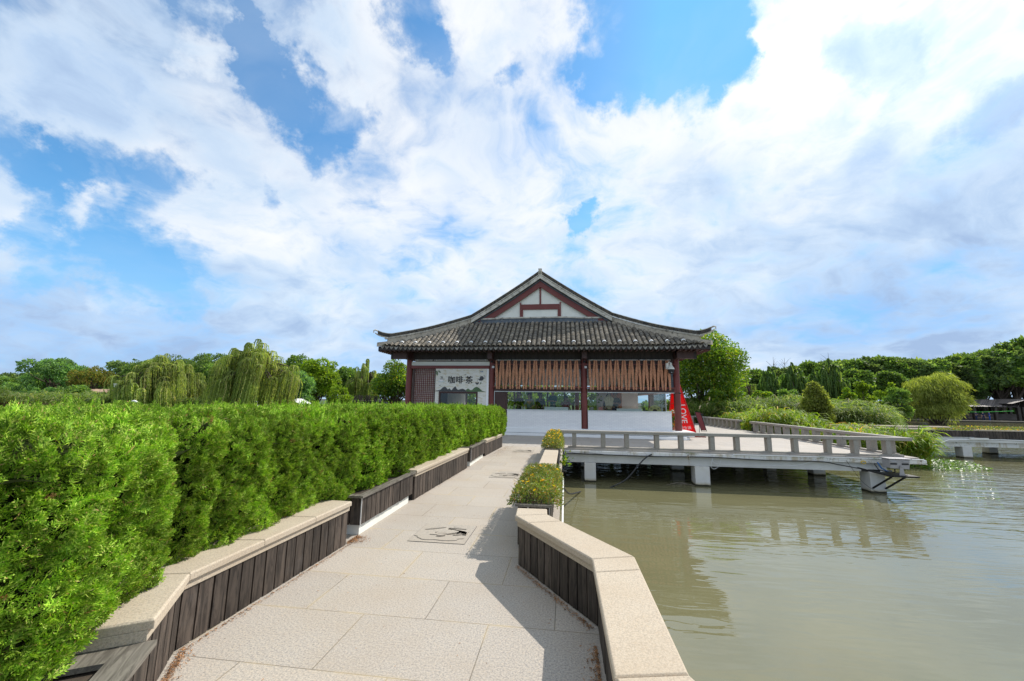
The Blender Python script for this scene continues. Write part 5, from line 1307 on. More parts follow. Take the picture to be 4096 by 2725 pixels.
reed_bed('reed_bed', [(12.2,21.4),(13.8,19.9),(15.6,19.9),(16.9,21.8),(17.0,25.8),(13.6,26.4),(12.0,24.5)], 900, -1.07, 1.12, .30, 8500, .75, .050, 'leaf_reed_near', 3)
reed_bed('reed_bed', [(11.0,24.5),(14,24),(15.5,30),(11,31)], 900, -1.07, 1.85, .5, 8000, .85, .05, 'leaf_reed_near', 4)
reed_bed('reed_bed', [(-75,33),(-58,29.5),(-34,33.5),(-33,38),(-75,42)], 6000, -.7, 1.9, .4, 26000, .9, .09, 'leaf_reed', 5)
# pale plumes over the reeds
b = MB()
for i in range(46):
    x = RNG.uniform(10,22); y = RNG.uniform(32,38); z = 1.3+RNG.uniform(-.4,.5); a = RNG.uniform(-.5,1.0)
    b.tube([(x,y,z),(x+.12*a,y,z+.18),(x+.35*a,y,z+.30)], [.02,.05,.01], 5)
tag(b.build('reed_plumes','pampas'), kind='stuff')
# water plants
r_ = RNG; n = 2600; A_ = area([(13.3,20.4),(15.5,19.0),(17.6,19.6),(19.0,22.2),(17.6,24),(14,22.8)], n, 9); P_ = np.concatenate([A_, -1.06+.05*r_.uniform(size=(n,1))],1)
a = r_.uniform(0,6.28,n); o = quads('water_plants', P_, unit(np.stack([np.cos(a),np.sin(a),.25+.3*r_.normal(size=n)],-1)), unit(np.stack([-np.sin(a),np.cos(a),.2*r_.normal(size=n)],-1)), .10, .08, 'leaf_plant'); tag(o, kind='stuff')
n = 9000; A_ = area([(-60,26.5),(-40,26),(-26,30),(-34,33),(-60,31)], n, 10); P_ = np.concatenate([A_, -.5+.25*r_.uniform(size=(n,1))],1)
a = r_.uniform(0,6.28,n); o = quads('lotus_field', P_, unit(np.stack([np.cos(a),np.sin(a),.15*r_.normal(size=n)],-1)), unit(np.stack([-np.sin(a),np.cos(a),.2*r_.normal(size=n)],-1)), .45, .45, 'lotus'); tag(o, kind='stuff')
# ================================================================ FLOWER BOXES
def flower_bed(label, x0, x1, y0, y1, z, h, nl, spill, nf, seed, leafs=.026):
    r = np.random.default_rng(seed); t = thing('flowering_plants', label, 'flowers', ((x0+x1)/2,(y0+y1)/2,z), 0, 'yellow flowers in the planter boxes')
    cx, cy = (x0+x1)/2, (y0+y1)/2; hx, hy = (x1-x0)/2, (y1-y0)/2
    def surf(n, depth=1.0):
        u = r.uniform(-1,1,n); v = r.uniform(-1,1,n); e = np.clip(1-np.maximum(np.abs(u)**3,np.abs(v)**5),0,1)
        X = u*(hx+spill*r.uniform(.4,1,n)); Y = v*(hy+spill*.4); Pn = np.stack([X+cx,Y+cy,0*X],-1)
        Z = h*(e**.5)*(1+.28*vnoise(Pn,.35,seed))-spill*.45*(np.abs(u)>.9)+.02
        return np.stack([X,Y,Z*r.uniform(depth,1.05,n)],-1)
    P = surf(nl,.45); n = nl; A = unit(np.stack([P[:,0]*1.2,P[:,1]*.2,.16+0*P[:,0]],-1)+r.normal(size=(n,3))*.5); S = unit(np.cross(A,r.normal(size=(n,3))))
    quads('foliage', P, A, S, leafs*r.uniform(.6,1.5,n), leafs*.42, 'leaf_portulaca', t)
    b = MB(); Ps = surf(170,.9)
    for p in Ps:
        q = Vector(p); b.tube([Vector((p[0]*.7,p[1]*.98,0)), q*Vector((1,1,.6)).x if False else Vector((p[0]*.9,p[1],p[2]*.6)), q+Vector((p[0]*.25,0,.02))], [.003,.0025,.001], 3)
    b.build('stems','twig',t)
    F0 = None; Pf = surf(nf*2,.98); Pf = Pf[Pf[:,2] > h*.35][:nf]
    for p in Pf:
        if F0 is None:
            b = MB()
            for k in range(5):
                a = k*1.2566; d = Vector((math.cos(a),math.sin(a),0)); s = Vector((-d.y,d.x,0)); b.add([Vector((0,0,0)), d*.012+s*.010+Vector((0,0,.006)), d*.021+Vector((0,0,.008)), d*.012-s*.010+Vector((0,0,.006))], [(0,1,2,3)])
            b.lathe((0,0,.002),[(.004,0),(.004,.004),(.001,.006)],6); f = b.build('bloom','petal_yellow',t); F0 = f
        else: f = F0.copy(); COL.objects.link(f); f.parent = t
        f.location = Vector(p)+Vector((0,0,.012)); s = r.uniform(.85,1.45); f.scale = (s,s,s); f.rotation_euler = (r.uniform(-.2,1.0),r.uniform(-.5,.5),r.uniform(0,6))
    return t
flower_bed('sprawling green plants with a few orange yellow blooms, spilling from the nearest flower box', -.52,-.14,4.50,6.30,.44,.17,15000,.11,20,5,.028)
flower_bed('compact plants covered in yellow blooms in the far flower box', -.47,-.12,9.55,12.5,.44,.24,13000,.10,98,6,.032)
# ivy and roadside weeds on the walkway edge
def weed(label, x, y, z, w, h, n, seed, mat='leaf_plant', leaf=.05, hang=0, name='weed', cat='weed', group='weeds growing on the concrete'):
    r = np.random.default_rng(seed); t = thing(name,label,cat,(x,y,z),0,group); P = r.normal(size=(n,3))*np.array([w,w,h])*.5; P[:,2] = np.abs(P[:,2])*(1 if not hang else -1)
    A = unit(r.normal(size=(n,3))+np.array([0,0,.5 if not hang else -1.])); S = unit(np.cross(A,r.normal(size=(n,3)))); quads('leaves',P,A,S,leaf*r.uniform(.6,1.4,n),leaf*.6,mat,t)
    b = MB()
    for i in range(6): b.tube([(0,0,0),tuple(P[i*3%n]*.6),tuple(P[i*3%n])],[.004,.003,.001],4)
    b.build('stems','twig',t); return t
weed('green leafy creeper on the walkway edge beside the far flower box', -.02,10.6,-.05,.16,.28,90,1,'leaf_camphor',.075)
weed('dry straw coloured weed hanging off the walkway edge below the nearest flower box', -.04,4.7,-.02,.18,.22,110,2,'pampas',.06,1)
weed('moss tuft with trailing roots on the terrace edge, left of the centre', 3.95,13.88,-.07,.22,.07,160,3,'leaf_dark',.02)
weed('small moss tuft on the terrace edge, right of the centre', 7.85,13.88,-.075,.12,.05,90,4,'leaf_dark',.02)
weed('small moss tuft on the terrace edge beside the floodlight', 9.35,13.88,-.07,.16,.05,110,5,'leaf_dark',.02)
weed('trailing roots hanging from the moss tuft on the terrace edge', 3.93,13.87,-.10,.07,.30,60,6,'pampas',.03,1)
# ================================================================ THINGS ON AND ROUND THE TERRACE
def M(name, b, mat, parent, **k):
    """mesh given in world metres, stored in the frame of its thing"""
    o = b.build(name, mat, parent, **k)
    r0 = parent
    while r0.parent: r0 = r0.parent
    o.data.transform(Matrix.Translation(-Vector(r0.location))); return o
# floodlight with bracket
fl = thing('floodlight', 'grey box floodlight on a black bracket at the right front corner of the terrace', 'floodlight', (9.6,13.5,-.45))
b = MB(); b.vprism([(9.37,-.25),(9.86,-.27),(9.90,.0),(9.36,.01)], 13.32, 13.62); M('housing', b, 'light_grey_metal', fl, bevel=.012)
b = MB(); b.box(9.33,9.93,13.29,13.66,.012,.03); M('hood', b, 'light_grey_metal', fl, bevel=.006)
for x in (9.46,9.76):
    b = MB(); b.tube([(x-.07,13.32,-.045),(x-.065,13.295,-.05),(x+.065,13.295,-.05),(x+.07,13.32,-.045)], .006, 6); M('handle', b, 'steel', fl, smooth=True)
    b = MB(); b.box(x-.09,x+.09,13.312,13.32,-.145,-.10); M('vent_slot', b, 'black', fl, bevel=.003)
b = MB(); b.vprism([(9.56,-.44),(9.70,-.44),(9.665,-.17),(9.60,-.17)], 13.285, 13.305); b.lathe((9.632,13.295,-.19),[(.035,-.01),(.035,.01)],12); M('yoke', b, 'light_grey_metal', fl, bevel=.003)
b = MB(); b.box(9.35,10.02,13.22,13.9,-.485,-.445); b.box(8.87,9.36,13.72,13.76,-.42,-.36); M('shelf', b, 'black', fl)
b = MB(); b.add([(9.30,13.24,-.49),(8.85,13.89,-.36),(8.88,13.92,-.36),(9.36,13.26,-.49),(9.30,13.24,-.45),(8.85,13.89,-.32),(8.88,13.92,-.32),(9.36,13.26,-.45)],[(0,3,2,1),(4,5,6,7),(0,1,5,4),(1,2,6,5),(2,3,7,6),(3,0,4,7)]); M('side_arm', b, 'black', fl)
for x in (9.33,9.68):
    b = MB(); b.tube([(x,13.28,-.49),(x-.10,13.91,-.93)], .028, 4); M('brace', b, 'black', fl)
b = MB(); b.tube([(9.30,13.7,-.14),(9.31,13.6,-.28),(9.40,13.55,-.36),(9.55,13.55,-.36)], .018, 8); M('blue_cable', b, 'cable_blue', fl, smooth=True)
b = MB(); b.tube([(9.28,13.8,-.2),(9.25,13.62,-.34),(9.45,13.5,-.40),(9.56,13.45,-.38),(9.60,13.5,-.3)], .016, 8); M('black_cable', b, 'rubber', fl, smooth=True)
b = MB(); b.tube([(9.02+.07*math.cos(a),13.86,-.17+.045*math.sin(a)) for a in np.linspace(0,6.2,18)], .008, 6); b.tube([(9.02+.06*math.cos(a),13.85,-.18+.04*math.sin(a)) for a in np.linspace(0,6.2,18)], .008, 6)
o = b.build('coiled_cable','cable_yellow'); tag(o,'coil of yellow cable hanging under the terrace edge beside the floodlight','cable','cables along the terrace')
# cables
def cable(label, pts, r, mat, name='cable', n=6):
    P_ = smooth3(pts, n); c = Vector(P_[0]); t = MB(); t.tube([Vector(p)-c for p in P_], r, 6); o = t.build(name, mat, smooth=True); o.location = c; return tag(o, label, 'cable', 'cables along the terrace')
def smooth3(c, n=6):
    out = []
    for i in range(len(c)-1):
        p0 = Vector(c[max(i-1,0)]); p1 = Vector(c[i]); p2 = Vector(c[i+1]); p3 = Vector(c[min(i+2,len(c)-1)])
        for k in range(n):
            t = k/n; out.append(.5*((2*p1)+(-p0+p2)*t+(2*p0-5*p1+4*p2-p3)*t*t+(-p0+3*p1-3*p2+p3)*t**3))
    return out+[Vector(c[-1])]
cable('thick black hose curving from the terrace beam down into the water', [(2.80,13.88,-.12),(2.60,13.80,-.22),(2.37,13.72,-.42),(1.9,13.45,-.86),(1.36,13.18,-1.08)], .022, 'rubber')
cable('black hose sagging from the walkway edge into the water, left of the first pier', [(-.12,9.3,-.02),(-.05,9.1,-.12),(-.03,9.3,-.35),(.12,10.6,-.75),(.42,12.3,-1.05),(.48,12.6,-1.1)], .02, 'rubber')
cable('long black power cable sagging below the terrace edge toward the floodlight', [(.0,13.88,-.17),(2.8,13.88,-.185),(4.6,13.88,-.16),(6.3,13.87,-.20),(7.8,13.87,-.19),(8.3,13.86,-.26),(8.9,13.84,-.36),(9.3,13.7,-.42)], .016, 'rubber')
cable('thin pale cable looping low across the terrace beam', [(4.66,13.86,-.19),(4.75,13.9,-.34),(5.3,13.93,-.38),(6.4,13.93,-.37),(7.1,13.9,-.33),(7.6,13.87,-.20)], .007, 'box_silver')
cable('white cable loop hanging below the beam beside the middle pier', [(4.66,13.86,-.20),(4.62,13.9,-.45),(4.72,13.9,-.52),(4.85,13.9,-.42),(4.93,13.88,-.22)], .008, 'box_silver')
cable('thin wire wandering along the terrace edge at its left end', [(-.02,13.88,-.10),(.4,13.87,-.15),(.8,13.88,-.13),(1.4,13.87,-.18)], .005, 'rubber')
cable('thin wire running from the floodlight down the right pier into the water', [(8.55,13.88,-.12),(8.72,13.88,-.4),(9.0,13.9,-.8),(9.32,13.7,-1.08)], .005, 'rubber')
cable('white conduit lying along the terrace edge toward its right corner', [(5.3,13.885,-.055),(7.8,13.885,-.055),(10.7,13.885,-.052)], .016, 'pipe_white', n=2)
cable('white drain pipe along the outer edge of the walkway, ending in a bend', [(-.05,9.1,-.10),(-.045,8.0,-.11),(-.045,5.2,-.12),(-.055,5.0,-.12),(-.12,4.95,-.10)], .016, 'pipe_white', n=4)
cable('short black pipe stub poking out under the nearest flower box', [(-.22,5.1,.02),(-.05,5.0,-.02)], .03, 'rubber', n=2)
cable('short black pipe stub under the far flower box', [(-.12,9.62,-.02),(.02,9.6,-.04)], .028, 'rubber', n=2)
for i, (a, b2, lb) in enumerate([((3.21,13.83,-1.05),(3.98,14.29,-1.05),'long curved stick floating under the terrace'),((3.6,14.0,-1.05),(4.1,13.9,-1.05),'short forked stick floating in front of the long one'),((2.18,14.9,-1.05),(2.35,14.7,-1.03),'stub of wood floating under the terrace')]):
    t = MB(); c = Vector(a); m = (Vector(a)+Vector(b2))/2+Vector((0,.06,.02)); t.tube([Vector(a)-c,m-c,Vector(b2)-c],[.006,.012,.005],6); o = t.build('floating_stick','bark_pale'); o.location = c; tag(o,lb,'stick','sticks floating on the water')
for i, (x, y, lb) in enumerate([(.93,3.25,'pale leaf floating near the bent stone planter'),(1.03,2.55,'yellow leaf floating closest to the stone planter'),(3.1,2.9,'single leaf floating far out on the open water'),(5.9,10.6,'white speck of foam floating in the terrace shadow')]):
    t = MB(); t.add([(-.02,0,0),(0,-.009,.002),(.022,0,.001),(0,.009,.003)],[(0,1,2,3)]); o = t.build('floating_leaf','pampas'); o.location = (x,y,-1.06); o.rotation_euler.z = i*1.3; tag(o,lb,'leaf','leaves floating on the water')
# dome camera
dc = thing('security_camera', 'white dome security camera hanging before the boards at the right column', 'camera', (4.62,18.2,3.0))
b = MB(); b.lathe((4.62,18.2,3.0),[(.02,.30),(.045,.28),(.05,.20),(.09,.13),(.135,.06),(.15,.02),(.15,.0)],20); M('housing', b, 'white_plastic', dc, smooth=True)
b = MB(); b.lathe((4.62,18.2,2.80),[(.03,0),(.09,.02),(.12,.07),(.125,.20)],20); M('dome', b, 'black', dc, smooth=True)
b = MB(); b.lathe((4.62,18.11,2.88),[(.0,-.03),(.03,-.03),(.03,.03)],10); M('lens', b, 'steel', dc)
b = MB(); b.box(4.44,4.54,18.22,18.40,3.02,3.27); b.tube([(4.50,18.3,3.24),(4.56,18.22,3.33),(4.62,18.2,3.29)],.02,8); M('bracket', b, 'white_plastic', dc)
# LOVE sign
ls = thing('red_light_sign', 'tall tapering red acrylic sign reading LOVE behind the right column', 'sign', (5.62,20.2,0))
bx = [(-.86,-.30),(.42,-.42),(.66,.55),(-.62,.60)]; tx = [(-.34,.04),(.02,-.02),(.06,.16),(-.28,.2)]; Hs = 2.42
cor = [(Vector((a[0],a[1],.04)), Vector((c[0]-.14,c[1],Hs))) for a, c in zip(bx,tx)]
for i in range(4):
    p, q = cor[i], cor[(i+1)%4]; b = MB(); b.add([p[0],q[0],q[1],p[1]],[(0,1,2,3)]); b.build('acrylic_panel','red_acrylic',ls)
    b = MB(); b.tube([p[0],p[1]],.026,4); b.build('corner_post','red_frame',ls)
b = MB()
for u in (.02,.22,.42,.62,.8,.99):
    c = [k[0].lerp(k[1],u) for k in cor]
    for i in range(4): b.tube([c[i],c[(i+1)%4]],.016,4)
b.build('cross_rails','red_frame',ls)
b = MB(); b.box(-.95,.78,-.55,.7,.0,.035); b.build('base_plate','menu_red',ls)
# writing on the front face: compute the face frame
p, q = cor[0], cor[1]; ex = (q[0]-p[0]).normalized(); ey = ((p[1]+q[1])/2-(p[0]+q[0])/2).normalized(); ez = ex.cross(ey)
mtx = Matrix(((ex.x,ey.x,ez.x,0),(ex.y,ey.y,ez.y,0),(ex.z,ey.z,ez.z,0),(0,0,0,1)))
def onface(o, u, v, ang):
    pos = p[0]+ex*u+ey*v+ez*.012; o.matrix_parent_inverse = Matrix.Identity(4); o.matrix_basis = Matrix.Translation(pos)@mtx@Matrix.Rotation(ang,4,'Z')
onface(text_mesh('lettering','LOVE',.37,'sign_white',ls,(0,0,0),(0,0,0),.004), .80, 1.02, -rad(90)+rad(2))
onface(text_mesh('lettering','沙家浜',.16,'sign_white',ls,(0,0,0),(0,0,0),.004), .84, .36, 0)
# menu board
mb = thing('menu_board', 'dark red leaning menu board in a black frame, right of the red sign', 'menu board', (6.85,22,0))
b = MB(); b.add([(-.19,-.02,1.10),(.10,.0,1.08),(.30,-.10,.18),(.05,-.12,.17),(-.19,.0,1.10),(.10,.02,1.08),(.30,-.08,.18),(.05,-.10,.17)],[(0,3,2,1),(4,5,6,7),(0,1,5,4),(1,2,6,5),(2,3,7,6),(3,0,4,7)]); b.build('panel','menu_red',mb)
b = MB(); 
for a, c in (((-.19,-.03,1.10),(.06,-.13,.12)),((.10,-.01,1.08),(.32,-.11,.12)),((-.19,-.03,1.10),(.10,-.01,1.08)),((.06,-.13,.14),(.32,-.11,.14)),((-.22,.1,.0),(-.21,.02,1.0)),((.02,.1,.0),(.03,.02,1.0))): b.tube([a,c],.014,4)
b.box(.10,.22,-.03,.03,.92,1.02); b.build('frame','black',mb)
b = MB(); b.box(-.3,.4,-.2,.3,0,.02); b.build('base_plate','black',mb)
# potted flowers beside the right column
fp_ = thing('potted_flowers', 'green potted plant with white and red flowers beside the right column', 'potted plant', (4.83,19.15,.34), 0)
n = 420; P_ = RNG.normal(size=(n,3))*np.array([.09,.12,.22])+np.array([0,0,.45]); A = randunit(n); quads('leaves',P_,A,unit(np.cross(A,randunit(n))),.09,.05,'leaf_plant',fp_)
b = MB(); b.lathe((0,0,0),[(.09,0),(.13,.17),(.14,.18)],14); b.build('pot','pot_clay',fp_)
for nm, mt, pts in (('white_bloom','flower_white',[(-.06,-.1,.82),(0,-.12,.86),(.05,-.1,.78)]),('red_bloom','flower_red',[(.05,-.13,.70),(.02,-.12,.66)])):
    for p3 in pts: b = MB(); b.lathe(p3,[(.01,-.03),(.05,-.01),(.055,.01),(.02,.03)],8); b.build(nm,mt,fp_)
# ---------------------------------------------------------------- things on the counter, seen through the glass
zc = 1.166
for lb, x0, x1, h in (('white tray box on the left counter',-.94,.16,.125),('white tray box on the right counter',2.33,3.42,.10)):
    b = MB(); b.box(x0,x1,18.72,18.90,zc,zc+h); o = b.build('tray_box','white_panel',bevel=.006); tag(o,lb,'box','white boxes on the counters')
fa_ = thing('paper_fan', 'yellow half round paper fan with brush writing at the right end of the counter', 'fan', (4.0,18.80,zc))
pts = [(.275*math.cos(a),.275*math.sin(a)) for a in np.linspace(0,math.pi,22)]+[(.10*math.cos(a),.10*math.sin(a)) for a in np.linspace(math.pi,0,12)]
b = MB(); b.vprism(pts,-.01,.0); b.build('fan_paper','fan_yellow',fa_)
b = MB(); b.vprism([(.099*math.cos(a),.099*math.sin(a)) for a in np.linspace(0,math.pi,12)],-.012,.002); b.build('fan_hub','brown_paint',fa_)
for i, ch in enumerate('浜家沙'):
    a = rad(35+55*i); text_mesh('brush_writing',ch,.085,'ink',fa_,(.185*math.cos(a),-.013,.185*math.sin(a)),(rad(90),0,0),.001)
def counter_plant(label, x, h, n, seed, mat='leaf_camphor', potw=.10, poth=.15, y=18.86, leaf=.11, pot='pot_grey'):
    r = np.random.default_rng(seed); t = thing('counter_plant',label,'potted plant',(x,y,zc),0,'plants on the counter'); P_ = r.normal(size=(n,3))*np.array([.10,.05,.11])+np.array([0,0,h]); A = unit(r.normal(size=(n,3))+np.array([0,0,-.3])); quads('leaves',P_,A,unit(np.cross(A,unit(r.normal(size=(n,3))))),leaf,leaf*.6,mat,t)
    b = MB(); b.lathe((0,0,0),[(potw*.8,0),(potw,poth*.6),(potw,poth)],14); b.build('pot',pot,t)
    b = MB(); b.tube([(0,0,poth),(.01,0,h)],.008,5); b.build('stem','twig',t)
counter_plant('leafy plant in a round stone pot next to the middle column',1.21,.62,34,1)
counter_plant('dark leafy plant between the stone pot and the pink box',1.60,.52,30,2,potw=.06,poth=.1)
counter_plant('single yellow green leaf plant beside the brown door panel',-2.35,.62,5,3,'leaf_yellowgreen',.05,.2,leaf=.14)
b = MB(); b.box(1.53,1.71,18.76,18.88,zc,zc+.15); tag(b.build('pink_box','pink_box',bevel=.004),'small pink box on the right counter','box')
b = MB(); b.lathe((0,0,0),[(.045,0),(.05,.1),(.02,.2),(.012,.32)],10); o = b.build('glass_bottle','box_silver',smooth=True); o.location=(1.62,18.98,zc); tag(o,'pale bottle standing behind the pink box','bottle')
pg = thing('pampas_vase', 'tall dried pampas grass in a low green vase on the right counter', 'vase', (2.0,18.85,zc)); b = MB(); b.lathe((0,0,0),[(.08,0),(.10,.03),(.09,.06)],12); b.build('vase','leaf_motif',pg)
for i in range(13):
    b = MB(); a = -.55+1.1*i/12; l = .74-.35*abs(a); b.tube([(0,0,.05),(a*.25,0,.3*l),(a*.55*l,.02*(i%3),.75*l),(a*.75*l,.02*(i%3),l)],[.005,.008,.035,.008],6); b.build('plume','pampas',pg)
for i, (x, nm, mt, h) in enumerate([(-2.0,'sauce_bottle','box_silver',.12),(-1.95,'sauce_bottle','fan_yellow',.12),(-1.88,'sauce_bottle','box_silver',.14),(3.55,'napkin_holder','black',.16),(-2.18,'sauce_bottle','ink_grey',.2)]):
    b = MB(); b.lathe((0,0,0),[(.025,0),(.028,h*.7),(.012,h)],8); o = b.build(nm,mt); o.location=(x,18.85,zc); tag(o,['clear sauce bottle nearest the barista','yellow capped sauce bottle beside the barista','taller clear bottle at the right of the three sauce bottles','black napkin holder beside the right tray box','dark bottle at the left of the sauce bottles'][i],'bottle' if i!=3 else 'holder','small items on the counter')
n=90; v_ = thing('flower_vase','pale artificial flowers at the far right end of the counter','flowers',(4.33,18.9,zc)); P_ = RNG.normal(size=(n,3))*np.array([.07,.05,.08])+np.array([0,0,.28]); A = randunit(n); quads('blossom',P_,A,unit(np.cross(A,randunit(n))),.06,.05,'flower_white',v_); b = MB(); b.lathe((0,0,0),[(.04,0),(.05,.1),(.03,.18)],10); b.build('vase','box_silver',v_)
# ================================================================ PEOPLE
def person(label, pos, rz, top, bottom, pose='stand', hair='hair', scale=1.0, sit=False, lean=0.0, longhair=False, group=None):
    t = thing('person', label, 'person', pos, rz, group); t.scale = (scale,)*3
    def J(**k): return k
    ph = .50 if sit else .93
    L = Vector((0,-lean,0))
    j = {'pelvis':(0,0,ph),'waist':(0,0,ph+.14),'chest':(0,-lean*.5,ph+.36),'neck':(0,-lean,ph+.50),'head0':(0,-lean-.01,ph+.58),'head1':(0,-lean-.03,ph+.69),'head2':(0,-lean-.02,ph+.775)}
    rd = {'pelvis':.145,'waist':.125,'chest':.135,'neck':.055,'head0':.062,'head1':.088,'head2':.070}
    E_ = [('pelvis','waist'),('waist','chest'),('chest','neck'),('neck','head0'),('head0','head1'),('head1','head2')]
    for s, n_ in ((-1,'l'),(1,'r')):
        sh = (s*.17,-lean*.8,ph+.44)
        if pose == 'stand': el, wr, hd = (s*.22,.02-lean*.6,ph+.17), (s*.21,-.06-lean*.5,ph-.08), (s*.205,-.08-lean*.5,ph-.16)
        elif pose == 'work': el, wr, hd = (s*.24,-.10-lean,ph+.20), (s*.15,-.34-lean,ph+.14), (s*.12,-.42-lean,ph+.12)
        elif pose == 'fold': el, wr, hd = (s*.25,-.06-lean,ph+.20), (-s*.02,-.20-lean,ph+.24), (-s*.10,-.19-lean,ph+.26)
        elif pose == 'photo': el, wr, hd = (s*.26,-.16-lean,ph+.34), (s*.10,-.26-lean,ph+.56), (s*.06,-.27-lean,ph+.63)
        j.update({n_+'sh':sh,n_+'el':el,n_+'wr':wr,n_+'hd':hd}); rd.update({n_+'sh':.062,n_+'el':.043,n_+'wr':.028,n_+'hd':.034})
        E_ += [('chest',n_+'sh'),(n_+'sh',n_+'el'),(n_+'el',n_+'wr'),(n_+'wr',n_+'hd')]
        hv = (Vector(hd)-Vector(wr)).normalized(); sv = hv.cross(Vector((0,0,1)) if abs(hv.z) < .8 else Vector((0,1,0))).normalized()
        for f in range(4):
            a = Vector(hd)+sv*(f-1.5)*.018+hv*.03; m_ = a+hv*(.035+.006*(f in (1,2))); e = m_+hv*.022+Vector((0,-.012,-.012)); k1, k2, k3 = (n_+'f%d%d'%(f,q) for q in range(3))
            j.update({k1:a,k2:m_,k3:e}); rd.update({k1:.010,k2:.009,k3:.008}); E_ += [(n_+'hd',k1),(k1,k2),(k2,k3)]
        a = Vector(hd)+sv*s*.035; e = a+hv*.03+sv*s*.012; j.update({n_+'t0':a,n_+'t1':e}); rd.update({n_+'t0':.011,n_+'t1':.009}); E_ += [(n_+'hd',n_+'t0'),(n_+'t0',n_+'t1')]
        if sit: kn, an, to = (s*.11,-.42,ph-.02), (s*.11,-.40,.09), (s*.12,-.54,.04)
        else: kn, an, to = (s*.10,-.01,.49), (s*.10,.02,.09), (s*.12,-.13,.04)
        j.update({n_+'hp':(s*.09,0,ph-.04),n_+'kn':kn,n_+'an':an,n_+'to':to}); rd.update({n_+'hp':.095,n_+'kn':.060,n_+'an':.042,n_+'to':.036})
        E_ += [('pelvis',n_+'hp'),(n_+'hp',n_+'kn'),(n_+'kn',n_+'an'),(n_+'an',n_+'to')]
    def skin(names, name, mat, grow=0.0, root='pelvis'):
        keys = [k for k in j if k in names]; ix = {k:i for i,k in enumerate(keys)}
        me = bpy.data.meshes.new(name); me.from_pydata([tuple(j[k]) for k in keys], [(ix[a],ix[b]) for a,b in E_ if a in ix and b in ix], []); me.update()
        o = bpy.data.objects.new(name, me); COL.objects.link(o); m = o.modifiers.new('skin','SKIN'); m.use_smooth_shade = True
        for k in keys: me.skin_vertices[0].data[ix[k]].radius = (rd[k]+grow, (rd[k]+grow)*(.78 if k in ('pelvis','waist','chest') else 1))
        me.skin_vertices[0].data[ix[root if root in ix else keys[0]]].use_root = True
        sdm = o.modifiers.new('sub','SUBSURF'); sdm.levels = 1; sdm.render_levels = 1
        bpy.context.view_layer.update(); dm = bpy.data.meshes.new_from_object(o.evaluated_get(bpy.context.evaluated_depsgraph_get())); bpy.data.objects.remove(o)
        dm.materials.clear(); dm.materials.append(MATS[mat]); ob = bpy.data.objects.new(name, dm); COL.objects.link(ob); ob.parent = t; return ob
    skin(set(j), 'body', 'skin')
    skin({'pelvis','waist','chest','neck','lsh','rsh','lel','rel'}, 'shirt', top, .014)
    o = j['neck']; j['neck'] = o
    skin({'pelvis','waist','lhp','rhp','lkn','rkn','lan','ran'}, 'trousers', bottom, .016)
    hc = Vector(j['head1']); b = MB()
    # face details and hair cap
    for s in (-1,1): b.lathe((hc.x+s*.03,hc.y-.082,hc.z+.012),[(.004,-.006),(.009,0),(.004,.006)],6)
    b.box(hc.x-.022,hc.x+.022,hc.y-.088,hc.y-.080,hc.z-.052,hc.z-.046); b.build('facial_features','hair',t)
    b = MB(); b.lathe((hc.x,hc.y-.085,hc.z-.02),[(.004,-.012),(.013,-.006),(.006,.02)],6); b.build('nose','skin',t)
    N_ = 10; prof = []
    b = MB(); vs=[]; fs=[]
    for i in range(8):
        ph_ = i/7*rad(125 if not longhair else 150)
        for k in range(16):
            a = 2*math.pi*k/16; fr = .62 if math.sin(a) < -.35 else 1; p_ = min(ph_, rad(125))*fr; r_ = .108+.008*math.sin(k*3+i)
            z_ = math.cos(p_)*.122; 
            if longhair and math.sin(a) > -.35 and i > 5: z_ -= .12*(i-5)
            vs.append((hc.x+math.sin(p_)*r_*math.cos(a), hc.y+.012+math.sin(p_)*r_*math.sin(a), hc.z+.018+z_))
    for i in range(7):
        for k in range(16): fs.append((i*16+k,(i+1)*16+k,(i+1)*16+(k+1)%16,i*16+(k+1)%16))
    b.add(vs,fs); b.build('hair',hair,t,smooth=True)
    b = MB()
    for s in (-1,1):
        a = Vector(j['lto' if s<0 else 'rto']); c = Vector(j['lan' if s<0 else 'ran']); b.prism([(c.x-.045,c.y+.06),(a.x-.045,a.y-.05),(a.x+.045,a.y-.05),(c.x+.045,c.y+.06)],-.0,.09)
    b.build('shoes','black',t); return t
G_ = 'people inside the cafe'
person('barista in a pale grey shirt leaning over the left counter with one arm forward', (-1.70,19.55,.345-.12), 0, 'cloth_grey','cloth_black','work',lean=.16,scale=.98,group=G_)
person('woman in black with long dark hair standing behind the barista', (-1.25,20.9,.345-.1), 0, 'cloth_black','cloth_black','stand',longhair=True,group=G_)
person('dark clothed person standing left of the barista, busy with both hands', (-2.28,20.2,.345-.1), .6, 'cloth_black','cloth_navy','work',group=G_)
person('man with a teal apron standing in the middle of the left window', (-.60,20.4,.345+.05), -.5, 'cloth_teal','cloth_teal','fold',group=G_)
person('seated person in red holding a phone up before the face', (.05,20.6,.345+.18), .2, 'cloth_red','cloth_navy','photo',sit=True,group=G_)
person('man in a green plaid shirt standing in the right window', (2.45,20.2,.345-.02), 0, 'cloth_olive','cloth_navy','fold',scale=1.0,group=G_)
person('woman partly hidden behind the man in the plaid shirt', (2.16,20.7,.345-.13), .2, 'cloth_black','cloth_navy','stand',scale=.99,longhair=True,group=G_)
